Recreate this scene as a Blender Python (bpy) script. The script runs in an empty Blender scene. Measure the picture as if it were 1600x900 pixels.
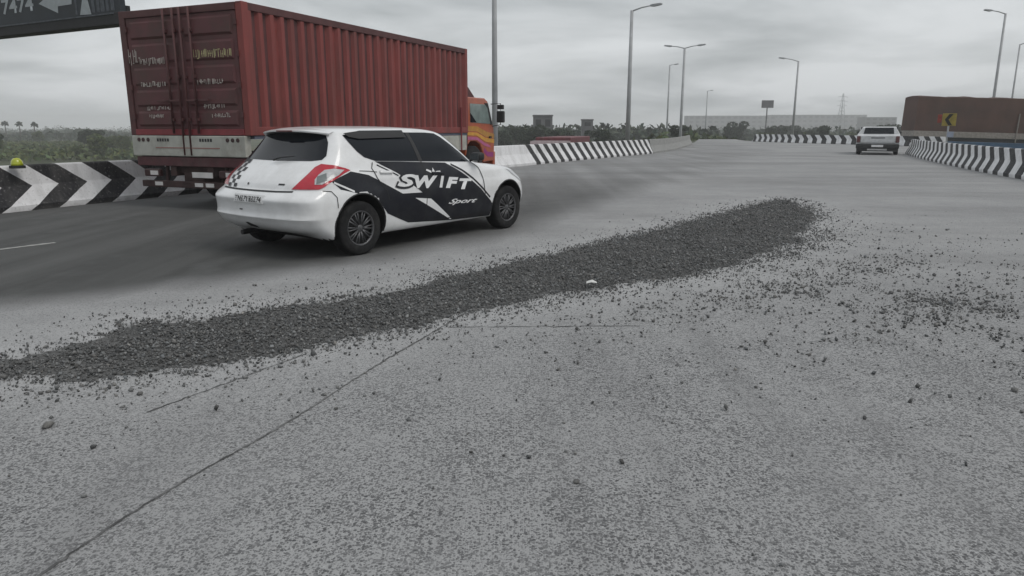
import bpy, bmesh, math, random
import numpy as np
from mathutils import Vector, Matrix
from mathutils.bvhtree import BVHTree
from mathutils.geometry import delaunay_2d_cdt
random.seed(7)
rng = np.random.default_rng(11)
S = bpy.context.scene
COL = S.collection
R = math.radians

# ------------------------------------------------------------------ camera
cam_d = bpy.data.cameras.new("camera")
cam = bpy.data.objects.new("camera", cam_d)
COL.objects.link(cam)
cam.location = (0, 0, 1.5)
cam.rotation_euler = (R(90 - 12.583), 0, 0)
cam_d.sensor_width = 36
cam_d.lens = 25.2
cam_d.clip_end = 9000
S.camera = cam

# ------------------------------------------------------------------ sky: overcast cloud layer over a Nishita sky
SUN_EL, SUN_AZ = 52.0, 118.0          # azimuth clockwise from +Y
W = bpy.data.worlds.new("World")
S.world = W
W.use_nodes = True
wn = W.node_tree
for n in list(wn.nodes):
    wn.nodes.remove(n)
def wnode(t, **k):
    n = wn.nodes.new(t)
    for a, b in k.items():
        setattr(n, a, b)
    return n
sky = wnode('ShaderNodeTexSky', sky_type='NISHITA', sun_disc=False)
sky.sun_elevation = R(SUN_EL)
sky.sun_rotation = R(SUN_AZ)
sky.air_density = 1.5
sky.dust_density = 4.0
bg1 = wnode('ShaderNodeBackground')
bg1.inputs[1].default_value = 0.09
wn.links.new(sky.outputs[0], bg1.inputs[0])
tc = wnode('ShaderNodeTexCoord')
sep = wnode('ShaderNodeSeparateXYZ')
wn.links.new(tc.outputs['Generated'], sep.inputs[0])
def wmath(op, a, b=None):
    n = wnode('ShaderNodeMath', operation=op)
    for i, v in enumerate((a, b)):
        if v is None:
            continue
        if isinstance(v, (int, float)):
            n.inputs[i].default_value = v
        else:
            wn.links.new(v, n.inputs[i])
    return n.outputs[0]
den = wmath('ADD', wmath('MAXIMUM', sep.outputs[2], 0.0), 0.16)
comb = wnode('ShaderNodeCombineXYZ')
wn.links.new(wmath('DIVIDE', sep.outputs[0], den), comb.inputs[0])
wn.links.new(wmath('DIVIDE', sep.outputs[1], den), comb.inputs[1])
cn = wnode('ShaderNodeTexNoise')
cn.inputs['Scale'].default_value = 0.75
cn.inputs['Detail'].default_value = 5.0
cn.inputs['Roughness'].default_value = 0.52
cn.inputs['Distortion'].default_value = 0.35
wn.links.new(comb.outputs[0], cn.inputs['Vector'])
cr = wnode('ShaderNodeValToRGB')
cr.color_ramp.elements[0].position = 0.38
cr.color_ramp.elements[0].color = (0.355, 0.378, 0.392, 1)
cr.color_ramp.elements[1].position = 0.60
cr.color_ramp.elements[1].color = (0.61, 0.632, 0.65, 1)
wn.links.new(cn.outputs[0], cr.inputs[0])
bg2 = wnode('ShaderNodeBackground')
bg2.inputs[1].default_value = 1.0
wn.links.new(cr.outputs[0], bg2.inputs[0])
mixs = wnode('ShaderNodeMixShader')
mixs.inputs[0].default_value = 0.93
wn.links.new(bg1.outputs[0], mixs.inputs[1])
wn.links.new(bg2.outputs[0], mixs.inputs[2])
wo = wnode('ShaderNodeOutputWorld')
wn.links.new(mixs.outputs[0], wo.inputs[0])

# ------------------------------------------------------------------ sun behind thick cloud
sun_d = bpy.data.lights.new("sun", 'SUN')
sun_d.energy = 0.9
sun_d.angle = R(28)
sun_d.color = (1.0, 0.97, 0.93)
sun = bpy.data.objects.new("sun", sun_d)
COL.objects.link(sun)
sd = Vector((math.sin(R(SUN_AZ)) * math.cos(R(SUN_EL)), math.cos(R(SUN_AZ)) * math.cos(R(SUN_EL)), math.sin(R(SUN_EL))))
sun.rotation_euler = sd.to_track_quat('Z', 'Y').to_euler()
sun.location = (30, -20, 60)

S.view_settings.view_transform = 'Standard'
S.view_settings.look = 'None'
S.view_settings.exposure = 0.3
S.view_settings.gamma = 1.0
S.view_settings.use_curve_mapping = False
S.render.engine = 'CYCLES'
S.cycles.max_bounces = 6
S.cycles.diffuse_bounces = 3
S.cycles.glossy_bounces = 3
S.cycles.volume_bounces = 1
S.cycles.use_denoising = True

# ------------------------------------------------------------------ helpers
def nmat(name, color, rough=0.6, metal=0.0, var=0.12, scale=6.0, bump=0.0, bscale=40.0, dirt=None, dscale=2.0, damt=0.5, coat=0.0, spec=0.5, attr=None, run=None):
    """procedural principled material: noise-varied colour, optional dirt patches and fine relief"""
    m = bpy.data.materials.new(name)
    m.use_nodes = True
    nt = m.node_tree
    b = nt.nodes['Principled BSDF']
    b.inputs['Roughness'].default_value = rough
    b.inputs['Metallic'].default_value = metal
    b.inputs['Specular IOR Level'].default_value = spec
    if coat:
        b.inputs['Coat Weight'].default_value = coat
        b.inputs['Coat Roughness'].default_value = 0.06
    t = nt.nodes.new('ShaderNodeTexCoord')
    no = nt.nodes.new('ShaderNodeTexNoise')
    no.inputs['Scale'].default_value = scale
    no.inputs['Detail'].default_value = 6
    nt.links.new(t.outputs['Object'], no.inputs['Vector'])
    rp = nt.nodes.new('ShaderNodeValToRGB')
    rp.color_ramp.elements[0].position = 0.3
    rp.color_ramp.elements[1].position = 0.7
    rp.color_ramp.elements[0].color = tuple(c * (1 - var) for c in color) + (1,)
    rp.color_ramp.elements[1].color = tuple(min(1, c * (1 + var)) for c in color) + (1,)
    nt.links.new(no.outputs[0], rp.inputs[0])
    out = rp.outputs[0]
    if attr:
        at = nt.nodes.new('ShaderNodeAttribute')
        at.attribute_name = attr
        mx = nt.nodes.new('ShaderNodeMix')
        mx.data_type = 'RGBA'
        mx.blend_type = 'MULTIPLY'
        mx.inputs[0].default_value = 1.0
        nt.links.new(out, mx.inputs[6])
        nt.links.new(at.outputs['Color'], mx.inputs[7])
        out = mx.outputs[2]
    if dirt:
        n2 = nt.nodes.new('ShaderNodeTexNoise')
        n2.inputs['Scale'].default_value = dscale
        n2.inputs['Detail'].default_value = 8
        n2.inputs['Roughness'].default_value = 0.65
        if run:      # dirt drawn out into vertical runs
            mpn = nt.nodes.new('ShaderNodeMapping'); mpn.inputs['Scale'].default_value = (1, 1, run)
            nt.links.new(t.outputs['Object'], mpn.inputs['Vector']); nt.links.new(mpn.outputs[0], n2.inputs['Vector'])
        else:
            nt.links.new(t.outputs['Object'], n2.inputs['Vector'])
        r2 = nt.nodes.new('ShaderNodeValToRGB')
        r2.color_ramp.elements[0].position = 0.45
        r2.color_ramp.elements[1].position = 0.75
        r2.color_ramp.elements[0].color = (0, 0, 0, 1)
        r2.color_ramp.elements[1].color = (damt, damt, damt, 1)
        nt.links.new(n2.outputs[0], r2.inputs[0])
        mx = nt.nodes.new('ShaderNodeMix')
        mx.data_type = 'RGBA'
        nt.links.new(r2.outputs[0], mx.inputs[0])
        nt.links.new(out, mx.inputs[6])
        mx.inputs[7].default_value = tuple(dirt) + (1,)
        out = mx.outputs[2]
    nt.links.new(out, b.inputs['Base Color'])
    if bump:
        n3 = nt.nodes.new('ShaderNodeTexNoise')
        n3.inputs['Scale'].default_value = bscale
        n3.inputs['Detail'].default_value = 4
        nt.links.new(t.outputs['Object'], n3.inputs['Vector'])
        bp = nt.nodes.new('ShaderNodeBump')
        bp.inputs['Strength'].default_value = bump
        bp.inputs['Distance'].default_value = 0.02
        nt.links.new(n3.outputs[0], bp.inputs['Height'])
        nt.links.new(bp.outputs[0], b.inputs['Normal'])
    return m

def link(name, me, mat=None, parent=None, smooth=False, loc=None, rot=None):
    o = bpy.data.objects.new(name, me)
    COL.objects.link(o)
    if mat is not None:
        me.materials.append(mat)
    if parent is not None:
        o.parent = parent
    if loc is not None:
        o.location = loc
    if rot is not None:
        o.rotation_euler = rot
    if smooth:
        me.polygons.foreach_set('use_smooth', [True] * len(me.polygons))
    return o

def tag(o, label=None, cat=None, group=None, kind=None):
    if label: o['label'] = label
    if cat: o['category'] = cat
    if group: o['group'] = group
    if kind: o['kind'] = kind
    return o

def empty(name, loc=(0, 0, 0), rz=0.0, label=None, cat=None, group=None):
    o = bpy.data.objects.new(name, None)
    COL.objects.link(o)
    o.location = loc
    o.rotation_euler = (0, 0, rz)
    o.empty_display_size = 0.2
    return tag(o, label, cat, group)

class MB:
    """collects primitives into ONE mesh"""
    def __init__(s):
        s.v = []; s.f = []
    def add(s, vs, fs):
        k = len(s.v)
        s.v += [tuple(v) for v in vs]
        s.f += [tuple(i + k for i in f) for f in fs]
        return s
    def box(s, x0, x1, y0, y1, z0, z1, bev=0.0):
        if bev <= 0:
            vs = [(x, y, z) for z in (z0, z1) for y in (y0, y1) for x in (x0, x1)]
            fs = [(0, 2, 3, 1), (4, 5, 7, 6), (0, 1, 5, 4), (2, 6, 7, 3), (0, 4, 6, 2), (1, 3, 7, 5)]
            return s.add(vs, fs)
        bm = bmesh.new()
        bmesh.ops.create_cube(bm, size=1)
        for v in bm.verts:
            v.co = Vector(((x0 + x1) / 2 + v.co.x * (x1 - x0), (y0 + y1) / 2 + v.co.y * (y1 - y0), (z0 + z1) / 2 + v.co.z * (z1 - z0)))
        bmesh.ops.bevel(bm, geom=bm.edges[:], offset=bev, segments=2, affect='EDGES', profile=0.5)
        bm.verts.index_update()
        s.add([v.co[:] for v in bm.verts], [[v.index for v in f.verts] for f in bm.faces])
        bm.free()
        return s
    def tube(s, pts, rads, n=10, cap=True):
        pts = [Vector(p) for p in pts]
        if not hasattr(rads, '__len__'):
            rads = [rads] * len(pts)
        k0 = len(s.v)
        for i, p in enumerate(pts):
            d = (pts[min(i + 1, len(pts) - 1)] - pts[max(i - 1, 0)]).normalized()
            a = d.orthogonal().normalized() if abs(d.z) > 0.9 else d.cross(Vector((0, 0, 1))).normalized()
            if abs(d.z) > 0.9:
                a = (Vector((1, 0, 0)) - d * d.x).normalized()
            b = d.cross(a)
            for j in range(n):
                t = 2 * math.pi * j / n
                s.v.append(tuple(p + (a * math.cos(t) + b * math.sin(t)) * rads[i]))
        for i in range(len(pts) - 1):
            for j in range(n):
                jj = (j + 1) % n
                s.f.append((k0 + i * n + j, k0 + i * n + jj, k0 + (i + 1) * n + jj, k0 + (i + 1) * n + j))
        if cap:
            s.f.append(tuple(k0 + j for j in reversed(range(n))))
            s.f.append(tuple(k0 + (len(pts) - 1) * n + j for j in range(n)))
        return s
    def lathe(s, prof, n=32, axis='Y', c=(0, 0, 0)):
        """prof: (radius, along) pairs; closed ends are made with radius 0"""
        k0 = len(s.v)
        for r, a in prof:
            for j in range(n):
                t = 2 * math.pi * j / n
                u, w = r * math.cos(t), r * math.sin(t)
                p = (u, a, w) if axis == 'Y' else ((u, w, a) if axis == 'Z' else (a, u, w))
                s.v.append((p[0] + c[0], p[1] + c[1], p[2] + c[2]))
        for i in range(len(prof) - 1):
            for j in range(n):
                jj = (j + 1) % n
                s.f.append((k0 + i * n + j, k0 + i * n + jj, k0 + (i + 1) * n + jj, k0 + (i + 1) * n + j))
        return s
    def prism(s, poly, axis, a0, a1):
        """extrude a 2-D polygon along an axis. axis 'Y': poly=(x,z); 'X': poly=(y,z); 'Z': poly=(x,y)"""
        def P(u, w, a):
            return (u, a, w) if axis == 'Y' else ((a, u, w) if axis == 'X' else (u, w, a))
        n = len(poly)
        vs = [P(u, w, a0) for u, w in poly] + [P(u, w, a1) for u, w in poly]
        fs = [tuple(range(n)), tuple(reversed(range(n, 2 * n)))]
        fs += [(i, i + n, (i + 1) % n + n, (i + 1) % n) for i in range(n)]
        return s.add(vs, fs)
    def mesh(s, name, fix=True):
        me = bpy.data.meshes.new(name)
        me.from_pydata(s.v, [], s.f)
        if fix:
            bm = bmesh.new()
            bm.from_mesh(me)
            bmesh.ops.recalc_face_normals(bm, faces=bm.faces[:])
            bm.to_mesh(me)
            bm.free()
        me.update()
        return me
    def build(s, name, mat, parent=None, smooth=False, fix=True, loc=None, rot=None):
        return link(name, s.mesh(name, fix), mat, parent, smooth, loc, rot)

def shade_auto(o, ang=35):
    """smooth shading with sharp edges above an angle"""
    me = o.data
    me.polygons.foreach_set('use_smooth', [True] * len(me.polygons))
    me.set_sharp_from_angle(angle=R(ang))
    return o

def copy_tree(o, parent=None):
    c = o.copy()
    COL.objects.link(c)
    c.parent = parent
    for ch in list(o.children):
        copy_tree(ch, c)
    return c

def spline(pts, step):
    """Catmull-Rom through 2-D points, resampled by arc length"""
    P = [np.array(p, float) for p in pts]
    P = [2 * P[0] - P[1]] + P + [2 * P[-1] - P[-2]]
    out = []
    for i in range(1, len(P) - 2):
        for t in np.linspace(0, 1, 24, endpoint=False):
            a, b, c, d = P[i - 1], P[i], P[i + 1], P[i + 2]
            out.append(0.5 * (2 * b + (c - a) * t + (2 * a - 5 * b + 4 * c - d) * t * t + (3 * b - a - 3 * c + d) * t ** 3))
    out.append(P[-2])
    out = np.array(out)
    s = np.concatenate([[0], np.cumsum(np.linalg.norm(np.diff(out, axis=0), axis=1))])
    n = max(2, int(s[-1] / step) + 1)
    q = np.linspace(0, s[-1], n)
    return np.stack([np.interp(q, s, out[:, 0]), np.interp(q, s, out[:, 1])], 1), q

# ------------------------------------------------------------------ plan of the road
LEFT = [(-14.5, -4), (-12.6, 4), (-10.9, 8.9), (-9.18, 12.83), (-8.69, 14.12), (-8.0, 15.6), (-7.25, 17.3), (-5.5, 21.0), (-4.1, 23.4), (-2.2, 25.8), (-0.25, 28.11), (3.01, 34.25), (8.45, 43.76), (15.1, 62.6), (20.5, 80), (26, 100)]
RIGHT = [(9.0, -4), (11.5, 8), (15.18, 21.44), (17.35, 28.11), (20.76, 37.2), (24.5, 45.5), (32.5, 57), (33.5, 63), (31.7, 68), (28.9, 76), (27.6, 88), (30, 100)]
lx = np.array([p[0] for p in LEFT]); ly = np.array([p[1] for p in LEFT])
rx = np.array([p[0] for p in RIGHT]); ry = np.array([p[1] for p in RIGHT])
def smooth01(t):
    t = np.clip(t, 0, 1)
    return t * t * (3 - 2 * t)

def attr_float(me, name, vals):
    a = me.attributes.new(name, 'FLOAT', 'POINT')
    a.data.foreach_set('value', np.asarray(vals, np.float32))

def grid_mesh(name, X, Y, Z):
    h, w = X.shape
    me = bpy.data.meshes.new(name)
    idx = np.arange(h * w).reshape(h, w)
    q = np.stack([idx[:-1, :-1], idx[:-1, 1:], idx[1:, 1:], idx[1:, :-1]], -1).reshape(-1, 4)
    me.from_pydata(np.stack([X.ravel(), Y.ravel(), Z.ravel()], 1).tolist(), [], q.tolist())
    me.update()
    return me

# ---- terrain: one sheet to the horizon; the highway stands on a bank above the fields
def ground_z(X, Y):
    dl = np.interp(Y, ly, lx) - X - 0.9
    dr = X - np.interp(Y, ry, rx) - 0.9
    z = -0.08 - 2.4 * smooth01(dl / 5) - 3.8 * smooth01((dl - 11) / 12) - 2.4 * smooth01(dr / 10)
    far = smooth01((Y - 96) / 45)
    z = z * (1 - far) + far * (-4.0)
    back = smooth01((-4 - Y) / 30)
    return z
g1 = np.concatenate([-np.geomspace(1700, 70, 24), np.linspace(-60, 70, 105), np.geomspace(80, 1700, 24)])
g2 = np.concatenate([-np.geomspace(900, 30, 8), np.linspace(-24, 150, 110), np.geomspace(160, 1700, 28)])
GX, GY = np.meshgrid(g1, g2)
GZ = ground_z(GX, GY) + 0.25 * np.sin(GX * .11 + GY * .07) * smooth01((np.abs(GX - 8) - 60) / 60)

def ground_material():
    m = bpy.data.materials.new("field_ground")
    m.use_nodes = True
    nt = m.node_tree
    b = nt.nodes['Principled BSDF']
    b.inputs['Roughness'].default_value = 0.95
    g = nt.nodes.new('ShaderNodeNewGeometry')
    n1 = nt.nodes.new('ShaderNodeTexNoise'); n1.inputs['Scale'].default_value = 0.035; n1.inputs['Detail'].default_value = 8
    n2 = nt.nodes.new('ShaderNodeTexNoise'); n2.inputs['Scale'].default_value = 1.3; n2.inputs['Detail'].default_value = 6
    nt.links.new(g.outputs['Position'], n1.inputs['Vector'])
    nt.links.new(g.outputs['Position'], n2.inputs['Vector'])
    r = nt.nodes.new('ShaderNodeValToRGB')
    e = r.color_ramp.elements
    e[0].position = 0.36; e[0].color = (0.030, 0.038, 0.016, 1)
    e[1].position = 0.62; e[1].color = (0.075, 0.068, 0.030, 1)
    x = e.new(0.5); x.color = (0.052, 0.060, 0.022, 1)
    nt.links.new(n1.outputs[0], r.inputs[0])
    mx = nt.nodes.new('ShaderNodeMix'); mx.data_type = 'RGBA'; mx.blend_type = 'OVERLAY'; mx.inputs[0].default_value = 0.6
    nt.links.new(r.outputs[0], mx.inputs[6]); nt.links.new(n2.outputs[0], mx.inputs[7])
    nt.links.new(mx.outputs[2], b.inputs['Base Color'])
    return m
ground = link("ground", grid_mesh("ground", GX, GY, GZ), ground_material(), smooth=True)
tag(ground, "olive green fields below the highway embankment", kind='structure')

# ---- outline of the gravel strip
UP = [(-3.9, 4.25), (-3.51, 4.7), (-3.17, 5.01), (-3.02, 5.45), (-2.49, 5.75), (-1.99, 6.2), (-1.43, 6.5), (-0.96, 7.01), (-0.42, 7.68), (0.47, 8.71), (1.32, 9.74), (2.56, 11.42), (4.3, 13.77), (5.75, 15.7), (6.1, 15.3), (5.46, 12.73), (4.81, 11.04)]
LO = [(-3.4, 3.75), (-3.01, 3.99), (-2.66, 4.02), (-2.25, 4.19), (-1.9, 4.31), (-1.49, 4.56), (-1.08, 4.85), (-0.5, 5.45), (-0.21, 5.75), (0.28, 6.2), (0.91, 6.66), (1.6, 7.01), (2.45, 7.68), (3.74, 9.2), (4.81, 11.04)]
POLY = np.array(UP + LO[::-1][1:])
def inside_dist(P):
    """signed distance to the gravel outline (positive inside)"""
    x, y = P[:, 0], P[:, 1]
    n = len(POLY)
    ins = np.zeros(len(P), bool)
    dist = np.full(len(P), 1e9)
    for i in range(n):
        a, b = POLY[i], POLY[(i + 1) % n]
        c = ((a[1] > y) != (b[1] > y)) & (x < (b[0] - a[0]) * (y - a[1]) / (b[1] - a[1] + 1e-12) + a[0])
        ins ^= c
        ab = b - a
        t = np.clip(((x - a[0]) * ab[0] + (y - a[1]) * ab[1]) / (ab @ ab), 0, 1)
        dist = np.minimum(dist, np.hypot(x - a[0] - t * ab[0], y - a[1] - t * ab[1]))
    return np.where(ins, dist, -dist)
def wob(P):
    x, y = P[:, 0], P[:, 1]
    return (np.sin(x * 5.1 + y * 3.3) + np.sin(x * 11.3 - y * 7.9 + 1.3) * .7 + np.sin(x * 2.3 - y * 2.9 + .4) * 1.1 + np.sin(x * 23 + y * 19) * .4) / 3.2

# ---- road sheet with vertex masks for the two surfacings
ys = np.concatenate([np.linspace(-4, 20, 121), np.linspace(20.4, 60, 80), np.linspace(61.5, 100, 24)])
us = np.linspace(0, 1, 150)
L_ = np.interp(ys, ly, lx) - 0.5
R_ = np.interp(ys, ry, rx) + 0.5
RX = L_[:, None] + (R_ - L_)[:, None] * us[None, :]
RY = np.repeat(ys[:, None], len(us), 1)
DK = [(-7.5, -4), (-6.2, 3.0), (-4.6, 5.6), (-3.31, 6.58), (-2.34, 7.33), (-1.3, 8.2), (0.1, 10.35), (1.5, 13.23), (4.2, 19.26), (10.5, 31.7), (20, 50), (30, 100)]
SP = [(-4.2, -4), (-4.2, 3.6), (-3.0, 4.3), (-1.0, 5.0), (0.3, 5.8), (2.5, 6.4), (5, 6.6), (9, 5.6), (14, 4.0)]
dkx = np.interp(RY, [p[1] for p in DK], [p[0] for p in DK])
asph = smooth01((dkx - RX) / np.maximum(2.3, RY * 0.14) + 0.40) * (1 - .62 * smooth01((RY - 8) / 20))
spy = np.interp(RX, [p[0] for p in SP[1:]], [p[1] for p in SP[1:]])
spk = smooth01((spy - RY) / 1.8 + 0.6)
road_me = grid_mesh("road", RX, RY, np.zeros_like(RX))
attr_float(road_me, 'asphalt', asph.ravel())
attr_float(road_me, 'coarse', spk.ravel())
_p = np.stack([RX.ravel(), RY.ravel()], 1)
_d = -inside_dist(_p)
attr_float(road_me, 'paledust', .8 * np.exp(-np.maximum(_d - .05, 0) / np.where(_p[:, 1] > 5.0, .85, .5)) * (_d > -.3))

def road_material():
    m = bpy.data.materials.new("dusty_pavement")
    m.use_nodes = True
    nt = m.node_tree
    b = nt.nodes['Principled BSDF']
    N = nt.nodes.new
    def lk(a, c): nt.links.new(a, c)
    geo = N('ShaderNodeNewGeometry')
    def noise(scale, detail=6, rough=0.55, vec=None):
        n = N('ShaderNodeTexNoise')
        n.inputs['Scale'].default_value = scale
        n.inputs['Detail'].default_value = detail
        n.inputs['Roughness'].default_value = rough
        lk(vec if vec is not None else geo.outputs['Position'], n.inputs['Vector'])
        return n.outputs[0]
    def math_(op, a, c=None, clamp=False):
        n = N('ShaderNodeMath'); n.operation = op; n.use_clamp = clamp
        for i, v in enumerate((a, c)):
            if v is None: continue
            if isinstance(v, (int, float)): n.inputs[i].default_value = v
            else: lk(v, n.inputs[i])
        return n.outputs[0]
    def ramp(f, p0, c0, p1, c1):
        r = N('ShaderNodeValToRGB')
        r.color_ramp.elements[0].position = p0; r.color_ramp.elements[1].position = p1
        r.color_ramp.elements[0].color = (*c0, 1); r.color_ramp.elements[1].color = (*c1, 1)
        lk(f, r.inputs[0]); return r.outputs[0]
    def mix(f, a, c, mode='MIX'):
        n = N('ShaderNodeMix'); n.data_type = 'RGBA'; n.blend_type = mode
        if isinstance(f, (int, float)): n.inputs[0].default_value = f
        else: lk(f, n.inputs[0])
        for s_, v in ((6, a), (7, c)):
            if isinstance(v, tuple): n.inputs[s_].default_value = (*v, 1)
            else: lk(v, n.inputs[s_])
        return n.outputs[2]
    def attr(nm):
        n = N('ShaderNodeAttribute'); n.attribute_name = nm; return n.outputs['Fac']
    # streaks that run along the traffic
    mp = N('ShaderNodeMapping'); mp.vector_type = 'POINT'
    mp.inputs['Rotation'].default_value = (0, 0, R(32)); mp.inputs['Scale'].default_value = (1.6, 0.07, 1)
    lk(geo.outputs['Position'], mp.inputs['Vector'])
    streak = noise(1.0, 5, 0.5, mp.outputs[0])
    big = noise(0.35, 5, 0.6)
    mid = noise(2.2, 7, 0.6)
    # exposed aggregate: dark stones in pale mortar dust
    vor = N('ShaderNodeTexVoronoi'); vor.inputs['Scale'].default_value = 125.0
    lk(geo.outputs['Position'], vor.inputs['Vector'])
    vsep = N('ShaderNodeSeparateColor'); lk(vor.outputs['Color'], vsep.inputs[0])
    fine = noise(120, 3, 0.7)
    # pale dust
    dust = mix(mid, (0.285, 0.287, 0.290), (0.385, 0.384, 0.382))
    dust = mix(math_('MULTIPLY', ramp(big, 0.4, (0, 0, 0), 0.65, (1, 1, 1)), 0.45), dust, (0.20, 0.20, 0.205))
    band = noise(0.55, 4, 0.55)
    mp2 = N('ShaderNodeMapping'); mp2.inputs['Scale'].default_value = (0.05, 0.42, 1); mp2.inputs['Rotation'].default_value = (0, 0, R(-12)); lk(geo.outputs['Position'], mp2.inputs['Vector'])
    band = noise(1.0, 6, 0.6, mp2.outputs[0])
    dust = mix(math_('MULTIPLY', ramp(band, 0.46, (0, 0, 0), 0.66, (1, 1, 1)), 0.48), dust, (0.165, 0.163, 0.16))
    # coarse surfacing: dark chips of many sizes showing through pale mortar and dust
    def chips(scale, lo_, hi_):
        v_ = N('ShaderNodeTexVoronoi'); v_.inputs['Scale'].default_value = scale; lk(geo.outputs['Position'], v_.inputs['Vector'])
        sc_ = N('ShaderNodeSeparateColor'); lk(v_.outputs['Color'], sc_.inputs[0])
        rad = math_('MULTIPLY', math_('MAXIMUM', math_('SUBTRACT', math_('ADD', sc_.outputs[0], math_('MULTIPLY', math_('SUBTRACT', mid, .5), .9)), lo_), 0.0), hi_)
        k_ = math_('MULTIPLY', math_('SUBTRACT', rad, v_.outputs['Distance']), 9.0, True)
        return math_('MULTIPLY', k_, math_('ADD', .45, math_('MULTIPLY', sc_.outputs[1], .55)))
    base_ = mix(fine, (0.25, 0.251, 0.254), (0.45, 0.45, 0.45))
    base_ = mix(math_('MULTIPLY', ramp(big, .42, (0, 0, 0), .7, (1, 1, 1)), .22), base_, (0.20, 0.20, 0.203))
    agg = mix(chips(74, .16, 1.05), base_, (0.034, 0.035, 0.038))
    agg = mix(chips(118, .16, .9), agg, (0.066, 0.067, 0.070))
    agg = mix(math_('MULTIPLY', chips(97, .55, 1.0), .8), agg, (0.56, 0.56, 0.56))
    # drifts of dust that bury the chips, and scuffed darker tracks
    drift = noise(0.85, 7, 0.62)
    agg = mix(math_('MULTIPLY', ramp(drift, 0.44, (0, 0, 0), 0.66, (1, 1, 1)), .50), agg, (0.335, 0.335, 0.337))
    mp3 = N('ShaderNodeMapping'); mp3.inputs['Rotation'].default_value = (0, 0, R(-62)); mp3.inputs['Scale'].default_value = (2.4, .16, 1); lk(geo.outputs['Position'], mp3.inputs['Vector'])
    scuff = noise(1.0, 6, 0.6, mp3.outputs[0])
    agg = mix(math_('MULTIPLY', ramp(scuff, 0.50, (0, 0, 0), 0.72, (1, 1, 1)), .42), agg, (0.12, 0.12, 0.122))
    surf = mix(math_('MULTIPLY', attr('coarse'), 0.85), dust, agg)
    surf = mix(math_('MULTIPLY', attr('paledust'), ramp(mid, 0.3, (.25, .25, .25), 0.6, (1, 1, 1))), surf, (0.43, 0.43, 0.43))
    # sparse dark grit over the dust
    grit = math_('MULTIPLY', ramp(vsep.outputs[1], 0.84, (0, 0, 0), 0.88, (1, 1, 1)), 0.55)
    surf = mix(grit, surf, (0.07, 0.07, 0.072))
    # old asphalt of the travelled lanes, greyed by dust
    tar = mix(mid, (0.050, 0.051, 0.050), (0.074, 0.075, 0.073))
    tar = mix(math_('MULTIPLY', ramp(streak, 0.42, (0, 0, 0), 0.68, (1, 1, 1)), 0.42), tar, (0.17, 0.17, 0.168))
    am = math_('ADD', attr('asphalt'), math_('MULTIPLY', math_('SUBTRACT', streak, 0.5), 0.75))
    am = math_('ADD', am, math_('MULTIPLY', math_('SUBTRACT', mid, 0.5), 0.35))
    am = ramp(am, 0.22, (0, 0, 0), 0.95, (1, 1, 1))
    col = mix(am, surf, tar)
    lk(col, b.inputs['Base Color'])
    b.inputs['Roughness'].default_value = 0.82
    b.inputs['Specular IOR Level'].default_value = 0.3
    bp = N('ShaderNodeBump'); bp.inputs['Strength'].default_value = 0.55; bp.inputs['Distance'].default_value = 0.006
    hgt = math_('ADD', math_('MULTIPLY', vor.outputs['Distance'], -1.2), fine)
    lk(hgt, bp.inputs['Height']); lk(bp.outputs[0], b.inputs['Normal'])
    return m
road = link("road", road_me, road_material())
tag(road, "dusty grey highway pavement between striped concrete barriers", kind='structure')

# joints and lane dash lie on the road
def ribbon(pts, w, z, jag=0.0, step=0.08):
    p, s = spline(pts, step)
    d = np.gradient(p, axis=0); d /= np.linalg.norm(d, axis=1)[:, None]
    n = np.stack([-d[:, 1], d[:, 0]], 1)
    k = len(p)
    ja = rng.normal(0, jag, k); ww = w * (1 + rng.normal(0, .25 if jag else 0, k)).clip(.3, 1.8)
    a = p + n * (ja + ww / 2)[:, None]; b = p + n * (ja - ww / 2)[:, None]
    v = [(x, y, z) for x, y in a] + [(x, y, z) for x, y in b]
    f = [(i, i + k, i + k + 1, i + 1) for i in range(k - 1)]
    return MB().add(v, f)
m_joint = nmat("joint_dark", (0.065, 0.065, 0.065), 0.95, var=0.3, scale=30, dirt=(0.26, 0.26, 0.26), dscale=7, damt=1.0)
m_paint = nmat("worn_white_paint", (0.42, 0.42, 0.40), 0.8, var=0.2, scale=12, dirt=(0.09, 0.09, 0.088), dscale=6, damt=1.0)
ribbon([(-1.66, 2.02), (-1.48, 2.71), (-1.17, 3.5), (-0.87, 4.43), (-0.48, 5.5), (-.2, 6.4)], 0.011, 0.004, 0.003, 0.03).build("pavement_joint", m_joint, road)
ribbon([(-0.49, 5.32), (0.0, 5.34), (0.99, 5.36)], 0.010, 0.004, 0.006, 0.05).build("pavement_joint", m_joint, road)
ribbon([(-1.97, 3.63), (-1.66, 4.19), (-1.40, 4.66)], 0.010, 0.004, 0.006, 0.03).build("pavement_joint", m_joint, road)
ribbon([(-7.6, 7.2), (-6.47, 8.95), (-6.12, 9.5)], 0.09, 0.004, 0.004, 0.06).build("lane_marking", m_paint, road)

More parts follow.
